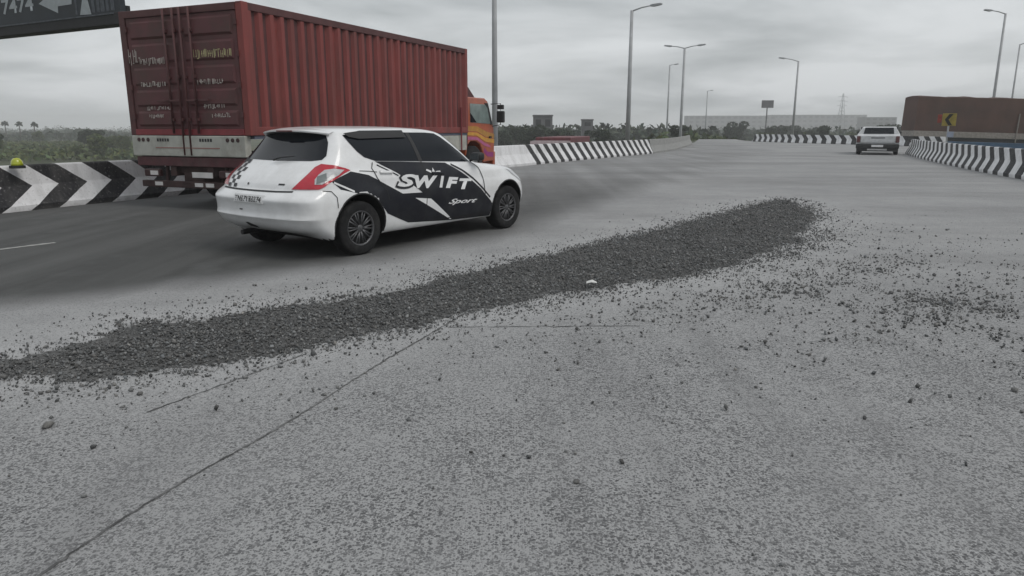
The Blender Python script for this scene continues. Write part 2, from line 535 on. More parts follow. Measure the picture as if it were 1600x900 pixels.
# ------------------------------------------------------------------ concrete barriers
def barrier_material(name, period, up, low, kink, duty=0.5, plain=False, bare_from=None, shift=0.0, white_gap=None):
    m = bpy.data.materials.new(name)
    m.use_nodes = True
    nt = m.node_tree
    b = nt.nodes['Principled BSDF']
    b.inputs['Roughness'].default_value = 0.75
    N = nt.nodes.new
    def lk(a, c): nt.links.new(a, c)
    def math_(op, a, c=None, clamp=False):
        n = N('ShaderNodeMath'); n.operation = op; n.use_clamp = clamp
        for i, v in enumerate((a, c)):
            if v is None: continue
            if isinstance(v, (int, float)): n.inputs[i].default_value = v
            else: lk(v, n.inputs[i])
        return n.outputs[0]
    uv = N('ShaderNodeUVMap'); sp_ = N('ShaderNodeSeparateXYZ'); lk(uv.outputs[0], sp_.inputs[0])
    s, t = sp_.outputs[0], sp_.outputs[1]
    geo = N('ShaderNodeNewGeometry')
    no = N('ShaderNodeTexNoise'); no.inputs['Scale'].default_value = 5; no.inputs['Detail'].default_value = 8; no.inputs['Roughness'].default_value = .7
    lk(geo.outputs['Position'], no.inputs['Vector'])
    n2 = N('ShaderNodeTexNoise'); n2.inputs['Scale'].default_value = 22; n2.inputs['Detail'].default_value = 6
    lk(geo.outputs['Position'], n2.inputs['Vector'])
    conc = N('ShaderNodeValToRGB'); lk(no.outputs[0], conc.inputs[0])
    conc.color_ramp.elements[0].position = .3; conc.color_ramp.elements[0].color = (.17, .17, .165, 1)
    conc.color_ramp.elements[1].position = .7; conc.color_ramp.elements[1].color = (.33, .33, .32, 1)
    col = conc.outputs[0]
    if not plain:
        upper = math_('MULTIPLY', math_('MAXIMUM', math_('SUBTRACT', t, kink), 0.0), up)
        lower = math_('MULTIPLY', math_('MAXIMUM', math_('SUBTRACT', kink, t), 0.0), low)
        ph = math_('ADD', math_('ADD', math_('ADD', s, upper), lower), math_('MULTIPLY', math_('SUBTRACT', no.outputs[0], .5), .05))
        fr = math_('FRACT', math_('DIVIDE', math_('ADD', ph, shift), period))
        mask = math_('GREATER_THAN', fr, duty)
        if white_gap:
            inside = math_('MULTIPLY', math_('GREATER_THAN', ph, white_gap[0]), math_('LESS_THAN', ph, white_gap[1]))
            mask = math_('MAXIMUM', mask, inside)
        mx = N('ShaderNodeMix'); mx.data_type = 'RGBA'; lk(mask, mx.inputs[0])
        mx.inputs[6].default_value = (.013, .013, .016, 1); mx.inputs[7].default_value = (.74, .74, .75, 1)
        # chips and grime
        ch = N('ShaderNodeValToRGB'); lk(n2.outputs[0], ch.inputs[0])
        ch.color_ramp.elements[0].position = .58; ch.color_ramp.elements[0].color = (0, 0, 0, 1)
        ch.color_ramp.elements[1].position = .74; ch.color_ramp.elements[1].color = (.5, .5, .5, 1)
        m2 = N('ShaderNodeMix'); m2.data_type = 'RGBA'; lk(ch.outputs[0], m2.inputs[0]); lk(mx.outputs[2], m2.inputs[6]); lk(conc.outputs[0], m2.inputs[7])
        gm = N('ShaderNodeMapping'); gm.inputs['Scale'].default_value = (2.2, 2.2, .35); lk(geo.outputs['Position'], gm.inputs['Vector'])
        gn = N('ShaderNodeTexNoise'); gn.inputs['Scale'].default_value = 1.6; gn.inputs['Detail'].default_value = 8; gn.inputs['Roughness'].default_value = .68; lk(gm.outputs[0], gn.inputs['Vector'])
        gr_ = N('ShaderNodeValToRGB'); lk(gn.outputs[0], gr_.inputs[0])
        gr_.color_ramp.elements[0].position = .44; gr_.color_ramp.elements[0].color = (0, 0, 0, 1)
        gr_.color_ramp.elements[1].position = .72; gr_.color_ramp.elements[1].color = (.34, .34, .34, 1)
        mg = N('ShaderNodeMix'); mg.data_type = 'RGBA'; lk(gr_.outputs[0], mg.inputs[0]); lk(m2.outputs[2], mg.inputs[6]); mg.inputs[7].default_value = (.17, .165, .155, 1)
        m2 = mg
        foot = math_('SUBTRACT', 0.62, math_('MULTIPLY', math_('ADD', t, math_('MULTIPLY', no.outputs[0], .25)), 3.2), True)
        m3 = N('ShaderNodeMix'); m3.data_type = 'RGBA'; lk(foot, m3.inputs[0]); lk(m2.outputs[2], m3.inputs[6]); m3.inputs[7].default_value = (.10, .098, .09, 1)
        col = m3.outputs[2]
        if bare_from:
            bm_ = math_('GREATER_THAN', s, bare_from)
            m4 = N('ShaderNodeMix'); m4.data_type = 'RGBA'; lk(bm_, m4.inputs[0]); lk(col, m4.inputs[6]); lk(conc.outputs[0], m4.inputs[7])
            col = m4.outputs[2]
    lk(col, b.inputs['Base Color'])
    bp = N('ShaderNodeBump'); bp.inputs['Strength'].default_value = .35; bp.inputs['Distance'].default_value = .01
    lk(n2.outputs[0], bp.inputs['Height']); lk(bp.outputs[0], b.inputs['Normal'])
    return m

# profile seen from the road side (+ = toward the road), height
BPROF = [(0.22, -0.25), (0.22, 0.10), (0.19, 0.14), (0.06, 0.38), (0.02, 0.46), (-0.03, 0.80), (-0.05, 0.825), (-0.15, 0.825), (-0.17, 0.80), (-0.22, 0.46), (-0.26, 0.38), (-0.39, 0.14), (-0.42, 0.10), (-0.42, -0.25)]
def barrier(name, pts, side, mat, label, group, hs=1.0):
    """side=+1: the road lies to the right of the travel direction"""
    p, s = spline(pts, 0.3)
    d = np.gradient(p, axis=0); d /= np.linalg.norm(d, axis=1)[:, None]
    nrm = np.stack([d[:, 1], -d[:, 0]], 1) * side
    n = len(BPROF)
    V, U = [], []
    for i in range(len(p)):
        for (o_, h) in BPROF:
            q = p[i] + nrm[i] * (o_ - 0.22)
            V.append((q[0], q[1], h * hs)); U.append((s[i], h * hs))
    F = []
    for i in range(len(p) - 1):
        for j in range(n - 1):
            F.append((i * n + j, (i + 1) * n + j, (i + 1) * n + j + 1, i * n + j + 1))
    F.append(tuple(range(n))); F.append(tuple(reversed(range((len(p) - 1) * n, len(p) * n))))
    me = bpy.data.meshes.new(name)
    me.from_pydata(V, [], F)
    uvl = me.uv_layers.new(name="UVMap")
    li = np.zeros(len(me.loops), np.int32); me.loops.foreach_get('vertex_index', li)
    uvl.data.foreach_set('uv', np.array(U, np.float32)[li].ravel())
    me.update()
    o = link(name, me, mat)
    tag(o, label, "barrier", group)
    return o

G_B = "concrete barriers along the highway"
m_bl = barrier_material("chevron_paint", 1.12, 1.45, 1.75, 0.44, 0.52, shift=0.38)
barrier("concrete_barrier", [(-12.6, 4.0), (-10.9, 8.9), (-9.18, 12.83), (-8.69, 14.12), (-8.0, 15.6), (-7.25, 17.3), (-5.5, 21.0), (-4.1, 23.4)], 1, m_bl,
        "black and white chevron barrier behind the red container truck", G_B)
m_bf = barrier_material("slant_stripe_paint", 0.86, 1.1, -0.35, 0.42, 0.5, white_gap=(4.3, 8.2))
barrier("concrete_barrier", [(-4.08, 23.44), (-2.2, 25.8), (-0.25, 28.11), (3.01, 34.25), (8.45, 43.76)], 1, m_bf,
        "barrier with narrow slanted black and white stripes beyond the truck cab", G_B)
m_bp = barrier_material("bare_concrete", 1, 0, 0, .4, plain=True)
barrier("concrete_barrier", [(8.5, 43.85), (11.2, 50.5), (15.1, 62.6), (17.5, 71)], 1, m_bp,
        "unpainted grey concrete barrier where the striped one ends", G_B)
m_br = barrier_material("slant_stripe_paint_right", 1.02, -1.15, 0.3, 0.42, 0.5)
barrier("concrete_barrier", [(11.5, 8), (15.18, 21.44), (17.35, 28.11), (20.76, 37.2), (23.2, 43)], -1, m_br,
        "striped barrier in front of the brown cargo truck", G_B, 1.05)
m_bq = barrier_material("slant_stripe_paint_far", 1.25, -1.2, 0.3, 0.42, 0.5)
barrier("concrete_barrier", [(34.0, 58), (33.2, 63), (31.7, 68), (28.9, 76), (27.6, 84)], -1, m_bq,
        "far striped barrier behind the white pickup truck", G_B)

# ------------------------------------------------------------------ gravel
def bed_h(P):
    d = inside_dist(P) + .06 + 0.11 * wob(P) + .07 * wob(P * .37 + 3)
    return 0.006 * smooth01((d - .08) / 0.6) + 0.004 * smooth01(d / .1) * (wob(P * 1.7) + .6)
bx = np.arange(-4.1, 6.4, 0.06); by = np.arange(3.4, 16.2, 0.06)
BX, BY = np.meshgrid(bx, by)
PP = np.stack([BX.ravel(), BY.ravel()], 1)
sd_ = inside_dist(PP) + .06 + 0.11 * wob(PP) + .07 * wob(PP * .37 + 3)
keep = (sd_ > 0.17).reshape(BX.shape)
BZ = (bed_h(PP) - 0.004).reshape(BX.shape)
vid = -np.ones(BX.shape, int)
q_ok = keep[:-1, :-1] & keep[:-1, 1:] & keep[1:, 1:] & keep[1:, :-1]
use = np.zeros(BX.shape, bool)
for a, b in ((slice(None, -1), slice(None, -1)), (slice(None, -1), slice(1, None)), (slice(1, None), slice(1, None)), (slice(1, None), slice(None, -1))):
    use[a, b] |= q_ok
vid[use] = np.arange(use.sum())
jx = BX + rng.normal(0, .01, BX.shape); jy = BY + rng.normal(0, .01, BX.shape)
qv = np.stack([vid[:-1, :-1], vid[:-1, 1:], vid[1:, 1:], vid[1:, :-1]], -1)[q_ok]
bed_me = bpy.data.meshes.new("gravel_bed")
bed_me.from_pydata(np.stack([jx[use], jy[use], np.maximum(BZ[use], 0.003)], 1).tolist(), [], qv.tolist())
m_bed = nmat("gravel_fines", (0.105, 0.105, 0.104), 0.95, var=0.6, scale=60, bump=1.0, bscale=110, dirt=(0.24, 0.238, 0.232), dscale=2.2, damt=.75)
gravel = link("gravel_strip", bed_me, m_bed)
tag(gravel, "long dark strip of loose gravel spilled across the pavement", "gravel", kind='stuff')

m_stone = nmat("crushed_stone", (0.135, 0.136, 0.135), 0.85, var=0.35, scale=25, attr='tint')
ICO_V, ICO_F = None, None
def ico():
    bm = bmesh.new(); bmesh.ops.create_icosphere(bm, subdivisions=1, radius=1)
    v = np.array([x.co[:] for x in bm.verts]); f = np.array([[y.index for y in x.verts] for x in bm.faces]); bm.free()
    return v, f
CUBE_V = np.array([(x, y, z) for z in (-1, 1) for y in (-1, 1) for x in (-1, 1)], float) * .62
CUBE_F = np.array([(0, 2, 3, 1), (4, 5, 7, 6), (0, 1, 5, 4), (2, 6, 7, 3), (0, 4, 6, 2), (1, 3, 7, 5)])
def stones_mesh(name, P, Z, size, hero=False):
    n = len(P)
    bv, bf = (ico() if hero else (CUBE_V, CUBE_F))
    k = len(bv)
    v = np.repeat(bv[None], n, 0) * (1 + rng.normal(0, .22, (n, k, 3)))
    v *= size[:, None, None] * np.stack([rng.uniform(.75, 1.25, n), rng.uniform(.6, 1.0, n), rng.uniform(.34, .66, n)], 1)[:, None, :]
    # random rotation
    q = rng.normal(0, 1, (n, 4)); q[:, 1:3] *= .45; q /= np.linalg.norm(q, axis=1)[:, None]
    w, x, y, z = q.T
    M = np.stack([1 - 2 * (y * y + z * z), 2 * (x * y - z * w), 2 * (x * z + y * w), 2 * (x * y + z * w), 1 - 2 * (x * x + z * z), 2 * (y * z - x * w), 2 * (x * z - y * w), 2 * (y * z + x * w), 1 - 2 * (x * x + y * y)], 1).reshape(n, 3, 3)
    v = np.einsum('nij,nkj->nki', M, v)
    v[:, :, 2] += (Z - v[:, :, 2].min(1) - size * .12)[:, None]
    v[:, :, 0] += P[:, 0, None]; v[:, :, 1] += P[:, 1, None]
    F = (bf[None] + (np.arange(n) * k)[:, None, None]).reshape(-1, bf.shape[1])
    me = bpy.data.meshes.new(name)
    fs = bf.shape[1]
    me.vertices.add(n * k); me.vertices.foreach_set('co', v.ravel().astype(np.float32))
    me.loops.add(F.size); me.loops.foreach_set('vertex_index', F.ravel().astype(np.int32))
    me.polygons.add(len(F)); me.polygons.foreach_set('loop_start', np.arange(0, F.size, fs, dtype=np.int32))
    me.update(calc_edges=True)
    t = np.clip(rng.lognormal(-.06, .34, n), .3, 2.0)
    warm = rng.normal(0, .018, n)
    colr = np.stack([t * (1 + warm), t, t * (1 - warm), np.ones(n)], 1)
    a = me.attributes.new('tint', 'FLOAT_COLOR', 'POINT')
    a.data.foreach_set('color', np.repeat(colr, k, 0).ravel().astype(np.float32))
    return me
# stones on the strip: density drops with distance since they cover fewer pixels
cand = np.stack([rng.uniform(-4.1, 6.4, 800000), rng.uniform(3.4, 16.2, 800000)], 1)
d_ = inside_dist(cand) + .06 + 0.11 * wob(cand) + .07 * wob(cand * .37 + 3) + rng.normal(0, .09, len(cand))
pk = np.where(d_ > 0, 1.0, np.exp(d_ / 0.16) * .30) * np.clip(7.0 / cand[:, 1], .42, 1.0) * np.where(d_ > 0, np.clip(.14 + d_ * 2.0, 0, 1), 1)
upper_side = (d_ <= 0) & (inside_dist(cand + np.array([.22, -.27])) > 0)
pk = np.where(upper_side, pk * .3, pk)
pk *= np.clip(.82 + .55 * wob(cand * .8 + 5), .3, 1)
sel = rng.uniform(0, 1, len(cand)) < pk * .9
sp_P = cand[sel]
sz = np.clip(rng.lognormal(math.log(.0060), .50, len(sp_P)),   .0026, .020) * (1 + .03 * np.clip(sp_P[:, 1] - 6, 0, 10))
o = link("stones", stones_mesh("stones", sp_P, np.maximum(bed_h(sp_P), 0.0), sz), m_stone, gravel)
o['kind'] = 'stuff'
# stones scattered off the strip
SC = [ # cx, cy, sx, sy, rotation, count
    (3.1, 7.3, 1.1, .50, 18, 1300), (3.7, 6.05, .85, .42, -25, 1700), (3.75, 5.0, .6, .5, -40, 800), (2.0, 6.3, .95, .32, 20, 650), (4.6, 8.6, .9, 1.0, 40, 650),
    (1.1, 5.4, 1.2, .45, 12, 420), (2.6, 5.1, 1.0, .5, 0, 420), (5.0, 7.0, .8, .8, 0, 380), (1.9, 4.1, 1.2, .6, 0, 150), (.5, 4.3, 1.2, .5, 0, 90), (-2.0, 3.7, .8, .3, 20, 110),
    (6.4, 9.0, 1.6, 1.6, 0, 220), (5.4, 11.0, .6, 1.3, -20, 260), (-2.2, 6.5, .9, .22, 38, 50), (3.3, 8.4, .45, .4, 0, 520), (2.9, 9.0, .6, .35, 50, 420), (0, 3.2, 2.0, .7, 0, 60)]
pts = []
for cx, cy, sx, sy, ro, n in SC:
    n = int(n * 2.1)
    g = rng.normal(0, 1, (n, 2)) * (sx, sy); c_, s_ = math.cos(R(ro)), math.sin(R(ro))
    pts.append(np.stack([cx + g[:, 0] * c_ - g[:, 1] * s_, cy + g[:, 0] * s_ + g[:, 1] * c_], 1))
pts = np.concatenate(pts)
pts = pts[(inside_dist(pts) < .05) & (pts[:, 1] > 1.6)]
# clump them a little
pts = pts[rng.uniform(0, 1, len(pts)) < np.clip(.55 + wob(pts * 1.3), .12, 1)]
sz = np.clip(rng.lognormal(math.log(.0066), .50, len(pts)), .0028, .021)
o = link("scattered_gravel", stones_mesh("scattered_gravel", pts, np.zeros(len(pts)), sz), m_stone)
tag(o, "dark loose stones scattered over the pale pavement", "gravel", kind='stuff')
HS = [((-2.38, 3.43), .045, "largest dark stone lying alone at the lower edge of the gravel strip"), ((-1.78, 2.72), .021, "small dark stone beside the near end of the long pavement joint"),
      ((-0.54, 3.52), .019, "lone dark stone right of the long pavement joint"), ((1.16, 3.66), .027, "dark flat stone alone in the middle of the speckled pavement"),
      ((1.86, 3.54), .021, "dark stone right of the flat one on the speckled pavement"), ((2.93, 3.95), .032, "dark stone at the right edge of the speckled pavement"),
      ((-1.34, 4.62), .026, "dark stone just off the lower gravel edge by the short crack"), ((-1.03, 4.0), .022, "dark stone sitting on the long pavement joint")]
for (x, y), s_, lab in HS:
    o = link("stone", stones_mesh("stone", np.array([[0., 0.]]), np.array([0.]), np.array([s_ * .8]), True), m_stone, loc=(x, y, 0))
    tag(o, lab, "stone", "single stones on the pavement")
m_litter = nmat("pale_plastic", (.62, .62, .60), .5)
v = [(-.05, -.03, .004), (.0, -.035, .016), (.055, -.02, .005), (-.045, .015, .012), (.01, .02, .03), (.05, .025, .008)]
o = MB().add(v, [(0, 1, 4, 3), (1, 2, 5, 4)]).build("plastic_scrap", m_litter, loc=(.76, 6.72, .05))
sm = o.modifiers.new("thick", 'SOLIDIFY'); sm.thickness = .004
tag(o, "crumpled white scrap lying at the lower edge of the gravel strip", "litter")

# ================================================================== WHITE HATCHBACK
# local frame: x forward from the rear axle, y to the left, z up
m_white = nmat("white_car_paint", (0.78, 0.785, 0.79), .30, var=.03, scale=3, coat=.7, dirt=(.42, .415, .40), dscale=2.6, damt=.42)
m_livery = nmat("black_vinyl", (.009, .010, .015), .34, spec=.3, var=.2, scale=4, dirt=(.06, .06, .06), dscale=3, damt=.4)
m_glass = nmat("tinted_glass", (.006, .008, .012), .05, var=.1, spec=.30)
m_trim = nmat("black_plastic", (.014, .014, .015), .55, var=.2)
m_well = nmat("wheel_well_black", (.008, .008, .008), .9)
m_tyre = nmat("tyre_rubber", (.014, .014, .015), .85, spec=.25, var=.25, scale=15, dirt=(.07, .068, .064), dscale=5, damt=.4)
m_rim = nmat("grey_alloy", (.11, .11, .115), .42, metal=.6, var=.15, scale=8)
m_rimd = nmat("dark_rim", (.018, .018, .02), .6)
m_red = nmat("red_lens", (.42, .012, .028), .18, var=.15, coat=.5)
m_clear = nmat("clear_lens", (.46, .46, .47), .22, var=.2, scale=20, coat=.5)
m_plate = nmat("number_plate_white", (.70, .70, .70), .5, var=.05)
m_ink = nmat("black_ink", (.012, .012, .013), .6)
m_wvinyl = nmat("white_vinyl", (.74, .745, .75), .4, var=.05)

CAR_RINGS = [  # z, rear x, front x, half width, rear corner length, front corner length
    (.200, -.54, 3.46, .82, .28, .70), (.215, -.64, 3.60, .91, .30, .80), (.28, -.75, 3.70, .950, .33, .90), (.36, -.81, 3.76, .966, .35, .95), (.44, -.842, 3.80, .978, .35, .95), (.475, -.866, 3.82, .983, .35, .96), (.50, -.850, 3.82, .986, .35, .97), (.58, -.845, 3.82, .988, .35, .98),
    (.64, -.855, 3.80, .988, .35, .99), (.675, -.868, 3.79, .987, .36, 1.0), (.70, -.862, 3.78, .986, .36, 1.0), (.74, -.825, 3.75, .984, .37, 1.03), (.775, -.780, 3.71, .979, .39, 1.05), (.795, -.752, 3.68, .974, .40, 1.05), (.812, -.742, 3.66, .972, .40, 1.05), (.86, -.722, 3.59, .968, .40, 1.05), (.90, -.690, 3.48, .966, .41, 1.0), (.925, -.668, 3.36, .957, .41, .95),
    (.955, -.64, 3.16, .948, .42, .9), (.985, -.598, 2.88, .935, .40, .75), (1.005, -.568, 2.62, .922, .39, .55), (1.03, -.533, 2.46, .905, .37, .5), (1.10, -.445, 2.38, .880, .34, .5), (1.20, -.345, 2.27, .832, .29, .5),
    (1.30, -.262, 2.15, .775, .25, .48), (1.38, -.205, 2.05, .724, .22, .46), (1.43, -.175, 1.97, .690, .20, .45), (1.465, -.155, 1.86, .650, .20, .45), (1.49, -.11, 1.68, .580, .22, .45), (1.508, -.02, 1.42, .45, .25, .4), (1.52, .15, 1.15, .29, .22, .35), (1.525, .35, .88, .10, .1, .15)]
def car_ring(z, xr, xf, Wd, rl, fl, nc=14, ns=18):
    h = []
    n = 2.9
    for k in range(nc + 1):
        a = math.pi / 2 * k / nc
        h.append((xr + rl * (1 - max(0, math.cos(a)) ** (2 / n)), Wd * math.sin(a) ** (2 / n)))
    n = 2.6
    x0, x1 = xr + rl, xf - fl
    for k in range(1, ns):
        h.append((x0 + (x1 - x0) * k / ns, Wd))
    for k in range(nc + 1):
        a = math.pi / 2 * (1 - k / nc)
        h.append((xf - fl + fl * max(0, math.cos(a)) ** (2 / n), Wd * max(0, math.sin(a)) ** (2 / n)))
    return [(x, y, z) for x, y in h] + [(x, -y, z) for x, y in h[-2:0:-1]]
def car_shell():
    tab = []
    for a, b in zip(CAR_RINGS, CAR_RINGS[1:]):
        for s_ in range(2):
            tab.append([a[i] + (b[i] - a[i]) * s_ / 2 for i in range(6)])
    tab.append(list(CAR_RINGS[-1]))
    T = tab
    T = [T[0]] + [[(T[i - 1][k] + 2 * T[i][k] + T[i + 1][k]) / 4 for k in range(6)] for i in range(1, len(T) - 1)] + [T[-1]]
    vs, fs = [], []
    for r in T: vs += car_ring(*r)
    out = []
    for x, y, z in vs:
        # rear apron lifts towards the middle of the tail; flared arches
        if x < -.36 and z < .50:
            k = min(1, (-.36 - x) / .22); k = k * k * (3 - 2 * k)
            z = z + (.50 - z) * .27 * k
        for wx in (0, 2.93):
            rr = math.hypot(x - wx, z - .345)
            if abs(y) > .7 and rr < .56:
                q = max(0, 1 - abs(rr - .41) / .15); y += math.copysign(.022 * q * q * (3 - 2 * q), y)
        out.append((x, y, z))
    vs = out
    n = len(vs) // len(T)
    for i in range(len(T) - 1):
        for j in range(n):
            k = (j + 1) % n
            fs.append((i * n + j, i * n + k, (i + 1) * n + k, (i + 1) * n + j))
    fs.append(tuple(reversed(range(n)))); fs.append(tuple((len(T) - 1) * n + j for j in range(n)))
    return vs, fs
WB, WR, HT = 2.93, .325, .87
car = empty("car", (-2.593, 9.142, 0), R(90 - 36.565), "white hatchback with black side graphics driving past the gravel", "car")
cv, cf = car_shell()
BV = BVHTree.FromPolygons([Vector(v) for v in cv], cf)
def boolean_cut(base_mb, cutters):
    me = base_mb.mesh("tmp_body")
    ob = bpy.data.objects.new("tmp_body", me); COL.objects.link(ob)
    cut = cutters.mesh("tmp_cut")
    oc = bpy.data.objects.new("tmp_cut", cut); COL.objects.link(oc)
    md = ob.modifiers.new("b", 'BOOLEAN'); md.operation = 'DIFFERENCE'; md.object = oc; md.solver = 'EXACT'
    dg = bpy.context.evaluated_depsgraph_get()
    res = bpy.data.meshes.new_from_object(ob.evaluated_get(dg))
    bpy.data.objects.remove(ob); bpy.data.objects.remove(oc)
    return res
cut = MB()
for wx in (0, WB):
    for sgn in (-1, 1):
        cut.lathe([(0, sgn * .52), (.392, sgn * .52), (.392, sgn * 1.3), (0, sgn * 1.3)], 40, 'Y', (wx, 0, .345))
body_me = boolean_cut(MB().add(cv, cf), cut)
body_me.name = "body"
body = link("body", body_me, None, car)
body_me.materials.clear()
body_me.materials.append(m_white); body_me.materials.append(m_well)
for p in body_me.polygons:
    c = p.center
    for wx in (0, WB):
        r_ = math.hypot(c.x - wx, c.z - .345)
        if r_ < .386 or (r_ < .3935 and abs(c.y) < .999 and (p.normal.x * (c.x - wx) + p.normal.z * (c.z - .345)) < -.05):
            p.material_index = 1
    if c.z < .225: p.material_index = 1
shade_auto(body, 32)

def project(pts3, d, e, off=.004, grid=.045, hole=None, name="panel", mat=None, parent=None, thick=True):
    """lay a flat outline onto the car body: rays run along d, outline is measured along e and z"""
    d = Vector(d).normalized(); e = Vector(e).normalized()
    P = [(Vector(p).dot(e), p[2]) for p in pts3]
    # densify outline
    Q = []
    for i, a in enumerate(P):
        b = P[(i + 1) % len(P)]
        n = max(1, int(math.hypot(b[0] - a[0], b[1] - a[1]) / grid))
        Q += [(a[0] + (b[0] - a[0]) * k / n, a[1] + (b[1] - a[1]) * k / n) for k in range(n)]
    n0 = len(Q)
    xs = [q[0] for q in Q]; zs = [q[1] for q in Q]
    gx = min(xs) + grid * .5; inner = []
    while gx < max(xs):
        gz = min(zs) + grid * .5
        while gz < max(zs):
            inner.append((gx, gz)); gz += grid
        gx += grid
    vs2 = [Vector(q) for q in Q] + [Vector(q) for q in inner]
    res = delaunay_2d_cdt(vs2, [(i, (i + 1) % n0) for i in range(n0)], [list(range(n0))], 1, 1e-5)
    ov, of = res[0], res[2]
    V3, ok = [], []
    for q in ov:
        o_ = e * q.x + Vector((0, 0, q.y)) - d * 6
        # the component along d of the car centre is kept out of the origin
        h = BV.ray_cast(o_, d)
        good = h[0] is not None
        if good and hole:
            good = all(math.hypot(h[0].x - c[0], h[0].z - c[1]) > c[2] for c in hole)
        ok.append(good)
        if h[0] is None: V3.append((0, 0, 0))
        else:
            nn = h[1] if h[1].dot(d) < 0 else -h[1]
            V3.append(tuple(h[0] + nn * off))
    F = [f for f in of if all(ok[i] for i in f)]
    usedv = sorted({i for f in F for i in f}); mp = {v: i for i, v in enumerate(usedv)}
    mb = MB().add([V3[i] for i in usedv], [[mp[i] for i in f] for f in F])
    me = mb.mesh(name, False)
    bm = bmesh.new(); bm.from_mesh(me)
    for f in bm.faces:
        if f.normal.dot(d) > 0: f.normal_flip()
    bm.to_mesh(me); bm.free()
    return link(name, me, mat, parent, True)
SD, SE = (0, 1, 0), (1, 0, 0)            # right flank
LD, LE = (0, -1, 0), (1, 0, 0)
RD, RE = (1, 0, 0), (0, 1, 0)            # rear
def side(poly, **k):
    return project([(x, 0, z) for x, z in poly], SD, SE, **k)
def rear(poly, **k):
    return project([(0, y, z) for y, z in poly], RD, RE, **k)
def strip2(pts, w):
    """outline of a thin band along a polyline (2-D)"""
    p = [np.array(q, float) for q in pts]
    L, Rr = [], []
    for i in range(len(p)):
        d = p[min(i + 1, len(p) - 1)] - p[max(i - 1, 0)]
        d /= np.linalg.norm(d); n = np.array([-d[1], d[0]])
        L.append(tuple(p[i] + n * w / 2)); Rr.append(tuple(p[i] - n * w / 2))
    return L + Rr[::-1]
ARCH = [(0, .345, .398), (WB, .345, .398)]
LIV = [(-.08, 1.0), (.172, .948), (.41, .832), (.70, .69), (1.06, .68), (.86, .81), (.66, .945), (.348, 1.10), (.75, 1.085), (1.6, 1.04), (1.80, .94), (1.974, .847), (2.277, .646), (2.53, .42), (2.56, .235), (1.663, .255), (.808, .31), (.415, .465), (.278, .639), (.024, .727), (-.285, .805), (-.40, .903), (-.27, .945)]
side(LIV, off=.003, grid=.03, hole=ARCH, name="side_graphic", mat=m_livery, parent=body)
side(strip2([(1.70, 1.015), (1.90, .925), (2.11, .806), (2.33, .64), (2.47, .514)], .028), off=.003, grid=.03, hole=ARCH, name="side_graphic_stripe", mat=m_livery, parent=body)
side([(.918, .62), (1.215, .588), (1.66, .275), (1.63, .272)], off=.006, grid=.03, name="white_graphic_wedge", mat=m_wvinyl, parent=body)
side(strip2([(-.37, .888), (-.22, .825), (-.10, .768)], .022), off=.006, grid=.03, hole=ARCH, name="white_graphic_stripe", mat=m_wvinyl, parent=body)
side(strip2([(.36, 1.06), (.50, .99), (.66, .915)], .014), off=.006, grid=.03, name="side_graphic_stripe", mat=m_livery, parent=body)
# side glass, rain visor, pillar
DLO = [(.01, 1.412), (.15, 1.432), (.30, 1.437), (1.0, 1.441), (1.45, 1.437), (1.62, 1.425), (1.72, 1.375), (1.86, 1.27), (2.0, 1.16), (2.10, 1.07), (2.13, 1.035), (1.5, 1.06), (.76, 1.09), (.36, 1.105), (.20, 1.155), (.12, 1.225), (.06, 1.32)]
for f_, dd in ((side, 'r'), (None, 'l')):
    pl = [(x, 0, z) for x, z in DLO]
    d_, e_ = (SD, SE) if dd == 'r' else (LD, LE)
    g = project(pl, d_, e_, off=.005, grid=.05, name="side_window", mat=m_glass, parent=body)
    project([(x, 0, z) for x, z in [(1.07, 1.438), (1.13, 1.438), (1.17, 1.07), (1.10, 1.075)]], d_, e_, off=.008, grid=.05, name="window_pillar", mat=m_trim, parent=g)
    if dd == 'r':
        project([(x, 0, z) for x, z in [(.02, 1.425), (.30, 1.452), (1.03, 1.455), (1.03, 1.372), (.55, 1.366), (.22, 1.362), (.08, 1.385)]], d_, e_, off=.022, grid=.05, name="rain_visor", mat=m_trim, parent=g)
# windscreen
project([(0, y, z) for y, z in [(-.80, 1.04), (-.62, 1.40), (-.3, 1.425), (.3, 1.425), (.62, 1.40), (.80, 1.04)]], (-1, 0, 0), (0, 1, 0), off=.005, grid=.06, name="windscreen", mat=m_glass, parent=body)
# rear glass and hatch details
RW = [(.76, 1.135), (.74, 1.19), (.655, 1.33), (.58, 1.415), (.45, 1.438), (0, 1.447), (-.45, 1.438), (-.58, 1.415), (-.655, 1.33), (-.735, 1.18), (-.72, 1.135), (-.60, 1.122), (0, 1.115), (.60, 1.122)]
rw = rear(RW, off=.004, grid=.05, name="rear_window", mat=m_glass, parent=body)
rear(strip2([(-.66, .79), (-.4, .783), (0, .78), (.4, .783), (.70, .79)], .016), off=.004, grid=.03, name="hatch_seam", mat=m_ink, parent=body)
rear([(.25, .762), (.27, .725), (-.27, .725), (-.25, .762)], off=.004, grid=.05, name="plate_recess", mat=m_trim, parent=body) if False else None
pl = rear([(.30, .735), (.30, .645), (-.30, .645), (-.30, .735)], off=.008, grid=.06, name="number_plate", mat=m_plate, parent=body)
